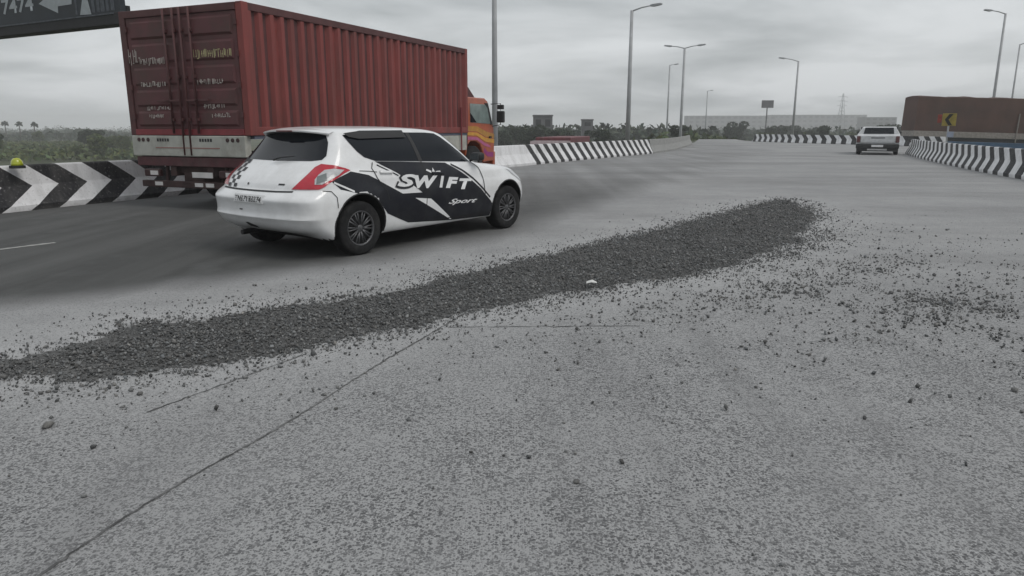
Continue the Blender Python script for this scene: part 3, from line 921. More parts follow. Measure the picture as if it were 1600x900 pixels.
# chequered strip of vinyl squares on the left of the hatch
ch_rows = [(.80, .40), (.845, .405), (.89, .41), (.935, .42), (.98, .44), (1.025, .47), (1.07, .51)]
for i, (z0, y0) in enumerate(ch_rows):
    for j in range(3):
        if (i + j) % 2 == 0:
            a_ = y0 + j * .072
            rear([(a_, z0), (a_ + .072, z0), (a_ + .078, z0 + .045), (a_ + .006, z0 + .045)], off=.004, grid=.05, name="chequer_square", mat=m_livery, parent=body)
rear([(.55, 1.115), (.58, 1.09), (.70, 1.085), (.78, 1.12), (.79, 1.15), (.76, 1.135)], off=.004, grid=.04, name="rear_graphic", mat=m_livery, parent=body)
rear([(.178, .862), (.178, .838), (.152, .838), (.152, .862)], off=.007, grid=.02, name="hatch_lock", mat=m_ink, parent=body)
rear([(-.40, .872), (-.40, .855), (-.50, .855), (-.50, .872)], off=.005, grid=.05, name="model_badge", mat=m_trim, parent=body)
rear([(.20, .565), (.20, .55), (.14, .55), (.14, .565)], off=.004, grid=.05, name="parking_sensor", mat=m_ink, parent=body)
rear([(.17, .40), (.10, .405), (-.02, .365), (-.01, .335), (.14, .35)], off=.004, grid=.05, name="tow_eye_cover", mat=m_ink, parent=body)
rear(strip2([(-.72, .50), (-.3, .482), (0, .478), (.3, .482), (.72, .50)], .006), off=.006, grid=.05, name="bumper_crease", mat=m_white, parent=body)
# tail lights wrap the corner: project along the diagonal
TD, TE = (1, 1, 0), (1, -1, 0)
TL = [(-.705, -.63, .815), (-.63, -.66, .88), (-.53, -.70, .97), (-.43, -.72, 1.055), (-.36, -.75, 1.09), (-.24, -.84, 1.075), (-.14, -.90, 1.04), (-.08, -.92, 1.012), (-.18, -.935, .985), (-.29, -.945, .94), (-.40, -.93, .885), (-.46, -.915, .845), (-.52, -.89, .818)]
tl = project(TL, TD, TE, off=.008, grid=.03, name="tail_light", mat=m_red, parent=body)
TI = [(-.535, -.84, .868), (-.515, -.82, .92), (-.46, -.82, .97), (-.37, -.82, 1.022), (-.27, -.86, 1.035), (-.165, -.907, 1.018), (-.28, -.94, .965), (-.42, -.92, .90), (-.48, -.895, .868)]
tc_ = project(TI, TD, TE, off=.013, grid=.03, name="clear_lens", mat=m_clear, parent=tl)
TG = [(-.50, -.83, .87), (-.47, -.81, .95), (-.36, -.84, .985), (-.40, -.89, .91)]
project(TG, TD, TE, off=.017, grid=.03, name="indicator_lens", mat=nmat("smoked_lens", (.16, .18, .18), .25), parent=tl)
tl2 = project([(p[0], -p[1], p[2]) for p in TL], (1, -1, 0), (1, 1, 0), off=.008, grid=.03, name="tail_light", mat=m_red, parent=body)
# head light and front marks
project([(2.95, -.90, .90), (3.15, -.82, .86), (3.40, -.70, .74), (3.45, -.72, .66), (3.30, -.84, .70), (3.1, -.90, .80)], (-1, 1, 0), (1, 1, 0), off=.006, grid=.04, name="headlight", mat=m_clear, parent=body)
# door shut lines, fuel flap, handle
for pl_ in ([(2.36, .60), (2.33, .80), (2.25, .95), (2.14, 1.03)], [(1.14, 1.07), (1.16, .8), (1.13, .5), (1.10, .30)], [(.46, .62), (.44, .74), (.30, .90), (.26, 1.02), (.30, 1.09)], [(1.10, .30), (1.8, .29), (2.38, .29), (2.36, .60)]):
    side(strip2(pl_, .013), off=.0065, grid=.05, hole=ARCH, name="door_seam", mat=m_ink, parent=body)
for hx, hz in ((1.28, .93), (.36, .985)):
    h_ = side([(hx, hz), (hx + .2, hz - .012), (hx + .2, hz - .042), (hx, hz - .032)], off=.022, grid=.05, name="door_handle", mat=m_livery if hx > 1 else m_white, parent=body)
    sm = h_.modifiers.new("t", 'SOLIDIFY'); sm.thickness = .02
side(strip2([(.05, 1.0), (.2, .99), (.32, .975)], .008), off=.005, grid=.05, name="quarter_panel_crease", mat=m_trim, parent=body)
# rear wiper, fuel flap, bumper joint
wp = MB().tube([(-.47, .0, 1.125), (-.445, -.10, 1.155), (-.435, -.36, 1.175)], [.014, .009, .006], 6).build("rear_wiper", m_trim, body, True)
side(strip2([(-.52, .80), (-.42, .79), (-.36, .72), (-.36, .60)], .010), off=.005, grid=.04, hole=ARCH, name="bumper_joint", mat=m_ink, parent=body)
# roof spoiler with high brake light
v_, f_ = [], []
ny = 21
for i in range(ny):
    y = -.64 + 1.28 * i / (ny - 1); t = abs(y) / .64
    xr_ = -.285 + .15 * t ** 3.5; zt = 1.487 - .035 * t ** 2.5
    v_ += [(xr_, y, zt - .030), (xr_ - .004, y, zt - .014), (xr_ + .06, y, zt + .002), (.06, y * .93, zt + .017), (.10, y * .90, zt - .02), (-.12, y * .96, zt - .050)]
for i in range(ny - 1):
    for j in range(6):
        f_.append((i * 6 + j, i * 6 + (j + 1) % 6, i * 6 + 6 + (j + 1) % 6, i * 6 + 6 + j))
f_ += [tuple(range(6)), tuple(reversed(range(6 * ny - 6, 6 * ny)))]
rs = MB().add(v_, f_).build("roof_spoiler", m_white, body)
shade_auto(rs, 50)
MB().box(-.296, -.280, -.15, .15, 1.458, 1.472).build("brake_light", nmat("dark_red_lens", (.12, .008, .012), .3), rs)
# mirror
mm = MB().box(2.10, 2.24, -1.10, -.93, 1.05, 1.165, .035).build("wing_mirror", m_trim, body, True)
MB().tube([(2.16, -.88, 1.05), (2.17, -.96, 1.08)], .022, 8).build("mirror_arm", m_trim, mm)
MB().box(2.094, 2.099, -1.085, -.945, 1.065, 1.15).build("mirror_glass", nmat("mirror_glass", (.30, .32, .33), .05, metal=.8), mm)
mm2 = MB().box(2.10, 2.24, .93, 1.10, 1.05, 1.165, .035).build("wing_mirror", m_white, body, True)
# underbody, exhaust, splash guards
MB().box(-.30, 3.3, -.50, .50, .19, .30).build("underbody", m_well, car)
MB().tube([(-.70, .42, .24), (-.3, .42, .25)], .032, 12).build("exhaust_pipe", m_rimd, car)
# wheels
def wheel(x, y):
    w = MB()
    sg = -1 if y < 0 else 1
    prof = [(.205, -.10), (.225, -.108), (.285, -.112), (.31, -.104), (.322, -.085), (WR, -.05), (WR, .05), (.322, .085), (.31, .104), (.285, .112), (.225, .108), (.205, .10), (.205, -.10)]
    r_ = MB().lathe(prof, 48, 'Y').build("wheel", m_tyre, car, True, loc=(x, y, WR))
    MB().lathe([(0, sg * .035), (.20, sg * .035), (.207, sg * .06), (.207, -sg * .09), (0, -sg * .09)], 40, 'Y').build("rim_dish", m_rimd, r_)
    lip = MB().lathe([(.202, sg * .075), (.216, sg * .098), (.205, sg * .106), (.190, sg * .090), (.190, sg * .075), (.202, sg * .075)], 48, 'Y').build("rim_lip", m_rim, r_, True)
    sp = MB()
    for k in range(10):
        a = 2 * math.pi * k / 10
        for da in (-.11, .11):
            c0, s0 = math.cos(a + da * .5), math.sin(a + da * .5); c1, s1 = math.cos(a + da), math.sin(a + da)
            sp.tube([(c0 * .045, sg * .082, s0 * .045), (c1 * .12, sg * .088, s1 * .12), (c1 * .197, sg * .088, s1 * .197)], [.011, .009, .010], 6)
    sp.lathe([(0, sg * .092), (.035, sg * .092), (.05, sg * .08), (.05, sg * .03)], 20, 'Y')
    sp.build("rim_spokes", m_rim, r_, True)
    return r_
for wx in (0, WB):
    for sgn in (-1, 1):
        wheel(wx, sgn * HT)
# dark lips round the arches
for wx in (0, WB):
    for sgn in (-1, 1):
        pts_ = []
        for k in range(25):
            a = R(-14 + 208 * k / 24)
            x_, z_ = wx + .396 * math.cos(a), .345 + .396 * math.sin(a)
            h = BV.ray_cast(Vector((x_, sgn * 3, z_)), Vector((0, -sgn, 0)))
            if h[0] is not None and z_ > .2: pts_.append((x_, h[0].y - sgn * .004, z_))
        MB().tube(pts_, .011, 6).build("arch_lip", m_trim if wx == 0 else m_trim, body, True)

# lettering laid on the flank
def text_mesh(txt, size, shear=0.0, offset=0.0, space=1.0):
    cu = bpy.data.curves.new("txt", 'FONT')
    cu.body = txt; cu.size = size; cu.shear = shear; cu.offset = offset; cu.space_character = space
    cu.resolution_u = 3
    ob = bpy.data.objects.new("txt", cu); COL.objects.link(ob)
    dg = bpy.context.evaluated_depsgraph_get()
    me = bpy.data.meshes.new_from_object(ob.evaluated_get(dg))
    bpy.data.objects.remove(ob); bpy.data.curves.remove(cu)
    return me
def flank_text(txt, name, size, u0, u1, z0, slope, hgt, mat, shear=.25, offset=0.0, d=SD, rearside=False, off=.008, parent=None):
    """fit a word between u0..u1, baseline z0 at u0 dropping by slope, letter height hgt"""
    me = text_mesh(txt, 1.0, shear, offset)
    xs = [v.co.x for v in me.vertices]; zs = [v.co.y for v in me.vertices]
    ax, bx_ = min(xs), max(xs); az, bz = min(zs), max(zs)
    for v in me.vertices:
        u = u0 + (v.co.x - ax) / (bx_ - ax) * (u1 - u0)
        z = z0 + slope * (u - u0) + (v.co.y - az) / (bz - az) * hgt
        if rearside: o_, dd = Vector((-6, u, z)), Vector((1, 0, 0))
        else: o_, dd = Vector((u, -6, z)), Vector((0, 1, 0))
        h = BV.ray_cast(o_, dd)
        if h[0] is not None:
            nn = h[1] if h[1].dot(dd) < 0 else -h[1]
            v.co = h[0] + nn * off
    me.name = name
    return link(name, me, mat, parent if parent else body)
flank_text("S", "letter_outline", 1, .575, 1.0, .752, -.05, .205, m_livery, .3, .075, off=.008)
flank_text("S", "letter", 1, .615, .965, .778, -.05, .155, m_wvinyl, .3, .035, off=.011)
flank_text("W", "letter", 1, .93, 1.37, .742, -.06, .165, m_wvinyl, .3, .055)
flank_text("I", "letter", 1, 1.385, 1.50, .722, -.06, .155, m_wvinyl, .3, .055)
flank_text("F", "letter", 1, 1.51, 1.79, .708, -.08, .150, m_wvinyl, .3, .055)
flank_text("T", "letter", 1, 1.80, 2.08, .672, -.06, .148, m_wvinyl, .3, .055)
flank_text("Sport", "small_lettering", 1, 1.56, 2.18, .47, -.045, .085, m_wvinyl, .6, .02)
# winged emblem over the name
for poly in ([(1.28, .93), (1.31, .985), (1.34, .925), (1.31, .885)], [(1.27, .945), (1.19, .972), (1.17, .955), (1.26, .918)], [(1.35, .938), (1.44, .940), (1.445, .922), (1.35, .905)]):
    side(poly, off=.008, grid=.03, name="emblem_feather", mat=m_wvinyl, parent=body)
flank_text("TN37YB3274", "plate_lettering", 1, .26, -.26, .663, 0, .052, m_ink, 0, .01, rearside=True, off=.012, parent=pl)
# ================================================================== RED CONTAINER TRUCK
# local frame: x forward from the rear, y to the left, z up; the right rear corner stands at the origin
m_cred = nmat("container_red", (.205, .042, .037), .55, var=.12, scale=1.2, dirt=(.085, .036, .030), dscale=2.6, damt=.75, run=.18, bump=.15, bscale=8)
m_cdoor = nmat("container_door_red", (.105, .033, .036), .6, var=.15, scale=2.5, dirt=(.060, .040, .030), dscale=1.8, damt=.8)
m_crail = nmat("container_rail", (.085, .030, .030), .6, var=.2, scale=4)
m_cbright = nmat("container_sill_red", (.20, .028, .034), .5, var=.15)
m_letter = nmat("faded_lettering", (.42, .38, .35), .8, var=.35, scale=9)
m_lety = nmat("faded_yellow_lettering", (.40, .37, .20), .8, var=.35, scale=9)
m_beam = nmat("dirty_white_beam", (.42, .42, .38), .6, var=.12, scale=4, dirt=(.16, .14, .11), dscale=3, damt=.6)
m_chas = nmat("chassis_brown", (.040, .020, .019), .8, var=.4, scale=4, dirt=(.09, .06, .05), dscale=3, damt=.6)
m_dark = nmat("dark_metal", (.02, .02, .021), .7, var=.3)
m_lamp = nmat("dark_lamp_lens", (.035, .010, .010), .35)
m_cab = nmat("orange_red_cab_paint", (.40, .085, .030), .35, var=.1, coat=.4, dirt=(.16, .05, .03), dscale=2, damt=.5)
m_refl = nmat("white_reflector", (.60, .58, .57), .45)
truck = empty("container_truck", (-4.595, 12.895, 0), R(90 - 23.834), "red corrugated container truck with orange cab driving beside the chevron barrier", "truck")
CL, CW, CB, CT = 8.344, 2.977, 1.368, 3.603
box = MB()
box.box(.06, CL - .05, .07, CW - .07, CB + .05, CT - .03)
cbox = box.build("container", m_crail, truck)
# corrugated side sheets
def corrugated(y, outward, name):
    per, dep = .278, .062
    xs = []
    x = .16
    while x < CL - .14:
        xs += [(x, 0), (x + .07, 0), (x + .12, -dep), (x + .21, -dep), (x + .26, 0)]
        x += per
    xs = [(a, b) for a, b in xs if a < CL - .12]
    v, f = [], []
    for a, b in xs:
        wob_ = .006 * math.sin(a * 3.1) + .005 * math.sin(a * 7.7 + 1)
        for z in (CB + .14, (CB + CT) / 2, CT - .12):
            v.append((a, y + outward * (b + wob_), z))
    for i in range(len(xs) - 1):
        for k in range(2):
            f.append((i * 3 + k, i * 3 + 3 + k, i * 3 + 4 + k, i * 3 + 1 + k))
    return MB().add(v, f).build(name, m_cred, cbox)
corrugated(.012, -1, "side_sheet")
corrugated(CW - .012, 1, "side_sheet")
for y0, y1 in ((0, .09), (CW - .09, CW)):
    MB().box(.12, CL - .1, y0, y1, CT - .13, CT, .01).build("top_rail", m_crail, cbox)
    MB().box(.12, CL - .1, y0, y1, CB, CB + .15, .01).build("bottom_rail", m_cred, cbox)
    for x0, x1 in ((.002, .16), (CL - .14, CL)):
        MB().box(x0, x1, y0 - .004 if y0 == 0 else y0 - .05, y1 + .05 if y0 == 0 else y1 + .004, CB - .002, CT + .003, .012).build("corner_post", m_cred if y0 == 0 else m_crail, cbox)
MB().box(.0, CL, .02, CW - .02, CT - .02, CT - .008).build("container_roof", m_crail, cbox)
MB().box(-.01, .10, .14, CW - .14, CT - .13, CT - .004, .01).build("door_header", m_crail, cbox)
MB().box(-.012, .10, .14, CW - .14, CB + .002, CB + .11, .01).build("door_sill", m_cbright, cbox)
# two doors, each with pressed panels
levels = [CB + .12, CB + .48, CB + .86, CB + 1.26, CB + 1.68, CT - .15]
for y0, y1 in ((.16, 1.475), (1.49, CW - .16)):
    d_ = MB().box(.02, .06, y0, y1, CB + .115, CT - .135).build("door", m_cdoor, cbox)
    for i in range(5):
        za, zb = levels[i] + .035, levels[i + 1] - .035
        mb = MB()
        a_, b_ = y0 + .09, y1 - .09
        mb.add([(.022, a_, za), (.022, b_, za), (.022, b_, zb), (.022, a_, zb), (-.012, a_ + .03, za + .045), (-.012, b_ - .03, za + .045), (-.012, b_ - .03, zb - .045), (-.012, a_ + .03, zb - .045)],
               [(4, 5, 6, 7), (0, 1, 5, 4), (1, 2, 6, 5), (2, 3, 7, 6), (3, 0, 4, 7)])
        mb.build("door_panel", m_cdoor, d_, fix=True)
    for k in range(4):
        ym = y0 - .035 if y0 < 1 else y1 - .02
        MB().box(-.022, .02, ym, ym + .055, CB + .30 + k * .52, CB + .40 + k * .52, .006).build("hinge", m_crail, d_)
for y in (1.18, 1.40, 1.57, 1.80):
    rod = MB().tube([(-.045, y, CB - .36 if y in (1.40, 1.57) else CB + .03), (-.045, y, CT - .02)], .021, 8).build("lock_rod", m_crail, cbox, True)
    for z in (CB + .25, CB + 1.0, CB + 1.8):
        MB().box(-.06, .0, y - .04, y + .04, z, z + .06, .006).build("rod_bracket", m_crail, rod)
    MB().box(-.075, -.055, min(y, y + (.32 if y > 1.48 else -.32)), max(y, y + (.32 if y > 1.48 else -.32)), CB + .60, CB + .635, .005).build("lock_handle", m_crail, rod)
# worn door lettering: unreadable strokes of faded paint
def strokes(y0, y1, z0, z1, mat, dense=1.0, x=-.0155):
    mb = MB(); y = y1
    r_ = random.Random(int(y0 * 1000 + z0 * 77))
    while y > y0 + .02:
        w_ = r_.uniform(.02, .05); h0 = z0 + r_.uniform(0, .25) * (z1 - z0); h1 = z1 - r_.uniform(0, .25) * (z1 - z0)
        k = r_.random()
        if k < .75:
            mb.box(x - .002, x, y - .012, y, h0, h1)
        if k > .3:
            zz = r_.choice([h0, (h0 + h1) / 2, h1]) ; mb.box(x - .0025, x, y - w_, y, zz - .008, zz + .008)
        if k > .6:
            mb.box(x - .003, x, y - w_, y - w_ + .012, h0, h1)
        y -= w_ + r_.uniform(.008, .02)
    o = mb.build("door_lettering", mat, cbox)
    o["kind"] = "stuff"
    return o
strokes(1.78, 2.55, 2.63, 2.77, m_letter); strokes(2.58, 2.80, 2.64, 2.93, m_letter)
strokes(.27, 1.22, 2.70, 2.86, m_lety); strokes(1.90, 2.55, 2.24, 2.34, m_letter); strokes(.50, 1.13, 2.26, 2.36, m_letter)
strokes(1.84, 2.45, 1.82, 1.90, m_letter); strokes(2.05, 2.42, 1.68, 1.76, m_letter); strokes(.50, 1.03, 1.84, 1.92, m_letter); strokes(.40, .85, 1.68, 1.76, m_letter)
# rear beam with lamps
beam = MB().box(-.05, .10, .10, CW - .06, .985, CB - .008, .015).build("rear_beam", m_beam, truck)
for y in (2.72, 2.61, 2.48, .50, .38, .26):
    MB().lathe([(0, -.012), (.034, -.012), (.038, 0), (.038, .02)], 16, 'X', (-.052, y, 1.285)).build("marker_lamp", m_lamp, beam)
for y0, y1 in ((1.93, 2.25), (.92, 1.18)):
    mb = MB(); yy = y1
    while yy > y0:
        mb.box(-.053, -.049, yy - .045, yy, 1.255, 1.31); yy -= .065
    mb.build("beam_lettering", m_dark, beam)
MB().box(-.056, -.05, .7, 2.3, 1.13, 1.15).build("beam_stripe", nmat("faded_red_stripe", (.30, .16, .14), .7), beam)
# chassis, underrun guard, mud flaps
ch = MB()
ch.box(.0, 9.9, .95, 1.10, .62, .95); ch.box(.0, 9.9, 1.88, 2.03, .62, .95)
for x in (.1, 1.4, 2.6, 4.0, 6.0, 8.0):
    ch.box(x, x + .12, 1.1, 1.88, .66, .9)
    ch.box(x, x + .10, .1, 2.88, .90, 1.0)
ch.box(.05, 1.2, 1.25, 1.75, .42, .68)
ch.build("chassis", m_chas, truck)
ug = MB().box(-.02, .08, .15, 2.8, .40, .52, .01).build("underrun_guard", m_chas, truck)
MB().tube([(.05, .7, .45), (.10, .7, .9)], .035, 8).build("guard_bracket", m_chas, ug)
MB().tube([(.05, 2.2, .45), (.10, 2.2, .9)], .035, 8).build("guard_bracket", m_chas, ug)
for y0 in (.95, 1.22, 2.25):
    MB().box(-.026, -.02, y0, y0 + .2, .43, .50).build("guard_reflector", m_refl, ug)
cr_ = MB().box(-.03, .10, .12, CW - .12, .80, .97, .01).build("rear_crossbeam", nmat("maroon_beam", (.075, .022, .026), .7, var=.3, dirt=(.1, .08, .07), damt=.5), truck)
for y0 in (.35, 2.25):
    t_ = MB().box(-.06, .02, y0, y0 + .42, .60, .74, .02).build("tail_lamp", m_lamp, cr_)
    MB().box(-.066, -.058, y0 + .05, y0 + .25, .63, .71).build("lamp_reflector", m_refl, t_)
MB().box(-.04, -.025, .95, 1.45, .60, .70).build("number_plate", m_refl, cr_)
# wheels
def truck_wheel(x, y, r=.5, w=.28, parent=truck, rimmat=None):
    sg = -1 if y < 1.4 else 1
    t_ = MB().lathe([(r * .55, -w / 2), (r * .62, -w / 2), (r * .93, -w / 2 + .01), (r, -w / 2 + .05), (r, w / 2 - .05), (r * .93, w / 2 - .01), (r * .62, w / 2), (r * .55, w / 2), (r * .55, -w / 2)], 36, 'Y').build("wheel", m_tyre, parent, True, loc=(x, y, r))
    MB().lathe([(0, sg * .02), (r * .22, sg * .06), (r * .28, sg * .0), (r * .50, -sg * .03), (r * .57, sg * .12), (r * .60, sg * .13), (r * .57, -sg * .1)], 28, 'Y').build("wheel_hub", rimmat or m_chas, t_, True)
    return t_
for x in (2.0, 3.25):
    ax = MB().tube([(x, .3, .5), (x, 2.7, .5)], .09, 8).build("axle", m_chas, truck)
    for y in (.20, .52, 2.45, 2.77):
        truck_wheel(x, y)
for y in (.24, 2.74):
    truck_wheel(8.95, y, .5, .28, truck, nmat("grey_hub", (.30, .31, .31), .5, var=.2))
# pale side skirt and deck edge
MB().box(4.6, 8.3, .03, .07, .90, 1.30, .008).build("side_skirt", m_beam, truck)
MB().box(.12, CL, .03, CW - .03, 1.305, CB - .003).build("deck_edge", nmat("blue_grey_deck", (.10, .11, .15), .6), truck)
MB().tube([(7.9, -.02, .9), (7.9, -.02, 2.05)], .02, 8).build("ladder_bar", m_cbright, truck)
# cab
CY0, CY1 = .16, 2.82
sidep = [(8.50, .62), (8.50, 2.30), (8.62, 2.36), (9.75, 2.36), (9.95, 2.28), (10.30, 1.62), (10.36, 1.50), (10.40, .95), (10.36, .52), (9.62, .50), (9.58, .80), (9.42, 1.02), (9.15, 1.12), (8.80, 1.12), (8.62, 1.02)]
cab = MB().prism(sidep, 'Y', CY0, CY1).build("cab", m_cab, truck)
bv = cab.modifiers.new("b", 'BEVEL'); bv.width = .04; bv.segments = 3; bv.limit_method = 'ANGLE'; bv.angle_limit = R(35)
m_cglass = nmat("cab_glass", (.20, .25, .24), .08, var=.25, scale=3, spec=.7)
win = MB().prism([(8.78, 1.66), (8.76, 2.18), (9.72, 2.18), (9.90, 2.08), (10.10, 1.62)], 'Y', CY0 - .012, CY0 + .01).build("door_window", m_cglass, cab)
MB().prism([(9.70, 2.22), (9.93, 2.22), (10.24, 1.60), (10.10, 1.60), (9.88, 2.10)], 'Y', CY0 - .016, CY0 + .01).build("window_frame", m_dark, win)
MB().prism([(8.78, 1.66), (8.77, 1.92), (9.15, 1.66)], 'Y', CY0 - .018, CY0 + .005).build("painted_seat_shade", m_glass, win)  # shade of the seat, painted onto the pane as a dark triangle
MB().prism([(8.50, 2.34), (8.42, 2.86), (8.55, 2.84), (9.0, 2.62), (9.40, 2.352), (9.3, 2.345)], 'Y', CY0 + .15, CY1 - .15).build("wind_deflector", m_crail, cab)
bands = [((.42, .20, .03), [(8.60, 1.42), (9.2, 1.40), (9.75, 1.25), (10.36, 1.20), (10.37, 1.32), (9.8, 1.40), (9.2, 1.55), (8.60, 1.55)]),
         ((.55, .27, .03), [(8.60, 1.30), (9.2, 1.28), (9.75, 1.10), (10.37, 1.05), (10.36, 1.17), (9.75, 1.22), (9.2, 1.37), (8.60, 1.39)]),
         ((.42, .10, .22), [(8.60, 1.17), (9.2, 1.16), (9.70, .98), (10.1, .92), (10.1, .98), (9.70, 1.07), (9.2, 1.24), (8.60, 1.26)]),
         ((.26, .02, .16), [(9.62, .80), (9.9, .66), (10.30, .64), (10.30, .78), (9.9, .80), (9.68, .92)])]
for c, p in bands:
    MB().prism(p, 'Y', CY0 - .006, CY0 + .004).build("colour_band", nmat("cab_band", c, .45, var=.15), cab)
MB().box(8.46, 8.56, CY0 - .02, CY0 + .05, 1.02, 1.5).build("air_intake", m_dark, cab)
MB().prism([(10.0, 1.2), (10.0, 1.26), (10.14, 1.26), (10.14, 1.2)], 'Y', CY0 - .03, CY0).build("door_handle", m_dark, cab)
MB().add([(10.305, CY0 + .12, 1.62), (10.305, CY1 - .12, 1.62), (9.962, CY1 - .12, 2.27), (9.962, CY0 + .12, 2.27)], [(0, 1, 2, 3)]).build("windscreen", m_glass, cab, loc=(.022, 0, .012))
MB().box(10.30, 10.46, CY0, CY1, .38, .80, .03).build("front_bumper", m_cab, cab)
mir = MB().box(10.18, 10.32, CY0 - .40, CY0 - .17, 1.66, 2.00, .03).build("mirror", m_dark, cab)
MB().box(10.18, 10.30, CY0 - .38, CY0 - .19, 2.05, 2.18, .02).build("wide_angle_mirror", m_dark, mir)
MB().tube([(10.15, CY0, 2.2), (10.24, CY0 - .28, 2.22), (10.24, CY0 - .28, 1.6), (10.25, CY0, 1.55)], .015, 6).build("mirror_arm", m_dark, mir)
# ================================================================== BOARD WITH A PHONE NUMBER (upper left)
m_board = nmat("black_board", (.014, .020, .027), .6, var=.25, scale=1.2)
m_bframe = nmat("board_frame", (.012, .012, .014), .7, var=.3)
m_bwhite = nmat("board_white", (.36, .39, .41), .7, var=.12, scale=4)
m_bstreak = nmat("board_streak", (.075, .085, .10), .7, var=.4, scale=6)
A, B = Vector((-20.2, 29.76, 5.0)), Vector((-13.5, 26.18, 5.0))
bl = (B - A).length
ang = math.atan2((B - A).y, (B - A).x)
board = empty("hoarding", (A.x, A.y, -3.2), ang, "black hoarding with white arrow and digits above the chevron barrier", "hoarding")
Z0 = 8.2   # local height of the lower edge
face = MB().box(-6.4, bl, .02, .22, Z0 + .42, Z0 + 4.2).build("board_face", m_board, board)
MB().box(-6.4, bl + .02, -.10, .45, Z0, Z0 + .40, .02).build("lower_frame", m_bframe, board)
MB().box(-6.4, bl + .02, -.10, .45, Z0 + 4.22, Z0 + 4.6, .02).build("upper_frame", m_bframe, board)
MB().box(-6.4, bl - .2, -.13, -.102, Z0 + .34, Z0 + .385).build("frame_edge_strip", m_bstreak, board)
def board_text(txt, x0, x1, z0, z1):
    me = text_mesh(txt, 1.0, 0, .02)
    xs = [v.co.x for v in me.vertices]; zs = [v.co.y for v in me.vertices]
    for v in me.vertices:
        v.co = Vector((x0 + (v.co.x - min(xs)) / (max(xs) - min(xs)) * (x1 - x0), .012, z0 + (v.co.y - min(zs)) / (max(zs) - min(zs)) * (z1 - z0)))
    me.name = "lettering"
    return link("lettering", me, m_bwhite, face)
PXM = bl / 190.0
board_text("7474", 10 * PXM, 63 * PXM, Z0 + .80, Z0 + 1.34)
board_text("7", -10 * PXM, 5 * PXM, Z0 + .78, Z0 + 1.34)
MB().prism([(72 * PXM, Z0 + 1.02), (100 * PXM, Z0 + 1.42), (99 * PXM, Z0 + 1.20), (123 * PXM, Z0 + 1.20), (122 * PXM, Z0 + .86), (101 * PXM, Z0 + .85), (100 * PXM, Z0 + .62)], 'Y', .006, .019).build("arrow", m_bwhite, face)
MB().prism([(138 * PXM, Z0 + 3.2), (136 * PXM, Z0 + 2.0), (140 * PXM, Z0 + 1.1), (133 * PXM, Z0 + .46), (149 * PXM, Z0 + .44), (144 * PXM, Z0 + 1.2), (142 * PXM, Z0 + 2.2), (143 * PXM, Z0 + 3.2)], 'Y', .004, .019).build("white_stripe", m_bwhite, face)
for u, w_, c in ((153, 2.2, m_bwhite), (160, 2, m_bstreak), (166, 3, m_bstreak), (173, 2, m_bstreak), (180, 2.5, m_bstreak), (128, 1.5, m_bstreak)):
    MB().prism([((u - w_ / 2) * PXM, Z0 + 3.8), ((u - w_) * PXM, Z0 + .5), ((u + w_) * PXM, Z0 + .48), ((u + w_ / 2) * PXM, Z0 + 3.8)], 'Y', .010, .019).build("streak", c if u != 153 else m_bstreak, face)
for x in (-5.6, -4.0):
    MB().tube([(x, .6, -3.2), (x, .6, Z0 + 4.2)], .16, 10).build("post", m_bframe, board)
MB().box(-6.2, bl - .3, .45, .6, Z0 + .5, Z0 + .7).build("back_rail", m_bframe, board)
MB().box(-6.2, bl - .3, .45, .6, Z0 + 3.5, Z0 + 3.7).build("back_rail", m_bframe, board)

# ================================================================== STREET LAMPS
m_pole = nmat("galvanised_pole", (.36, .37, .38), .55, metal=.1, var=.15, scale=2)
m_head = nmat("lamp_head_grey", (.26, .27, .28), .45, var=.1)
def lamp_post(x, y, h, arms, r0=.12, label="", base=-0.3):
    e = empty("street_lamp", (x, y, base), 0, label, "street lamp", "street lamps along the highway")
    H_ = h - base
    MB().tube([(0, 0, 0), (0, 0, H_ * .5), (0, 0, H_)], [r0, r0 * .82, r0 * .6], 12).build("pole", m_pole, e, True)
    MB().box(-.22, .22, -.22, .22, 0, .03).build("base_plate", m_pole, e)
    for (dx, dy, ln, rise) in arms:
        d = Vector((dx, dy, 0)).normalized()
        p1 = d * ln + Vector((0, 0, H_ + rise))
        a_ = MB().tube([(0, 0, H_ - .05), tuple(d * ln * .5 + Vector((0, 0, H_ + rise * .6))), tuple(p1)], [.05, .045, .04], 8).build("arm", m_pole, e, True)
        q = p1 + d * .7 + Vector((0, 0, .06))
        n = Vector((-d.y, d.x, 0))
        mb = MB()
        v = []
        for c_, wd, t_ in ((p1 - d * .08, .07, .05), (p1 + d * .15, .13, .08), (q - d * .1, .14, .06), (q, .08, .03)):
            v += [tuple(c_ + n * wd - Vector((0, 0, t_))), tuple(c_ - n * wd - Vector((0, 0, t_))), tuple(c_ - n * wd * .8 + Vector((0, 0, t_))), tuple(c_ + n * wd * .8 + Vector((0, 0, t_)))]
        f = [(0, 1, 2, 3), (15, 14, 13, 12)]
        for i in range(3):
            for j in range(4):
                f.append((i * 4 + j, i * 4 + (j + 1) % 4, i * 4 + 4 + (j + 1) % 4, i * 4 + 4 + j))
        mb.add(v, f).build("lamp_head", m_head, a_)
    return e
lamp_post(-.68, 29.3, 9.2, [(1, .2, 1.4, .25)], .125, "grey street lamp pole rising right behind the truck cab")
lamp_post(8.05, 51.0, 9.2, [(1, -.35, 1.3, .25)], .17, "street lamp beyond the striped barrier with its arm to the right")
lamp_post(17.0, 74.0, 9.2, [(1, -.3, 1.3, .2), (-1, .3, 1.3, .2)], .17, "hazy double armed street lamp beyond the grey barrier", -3.0)
lamp_post(32.9, 86, 9.0, [(-1, 0, 1.6, .3)], .15, "street lamp behind the far striped barrier with arm to the left")
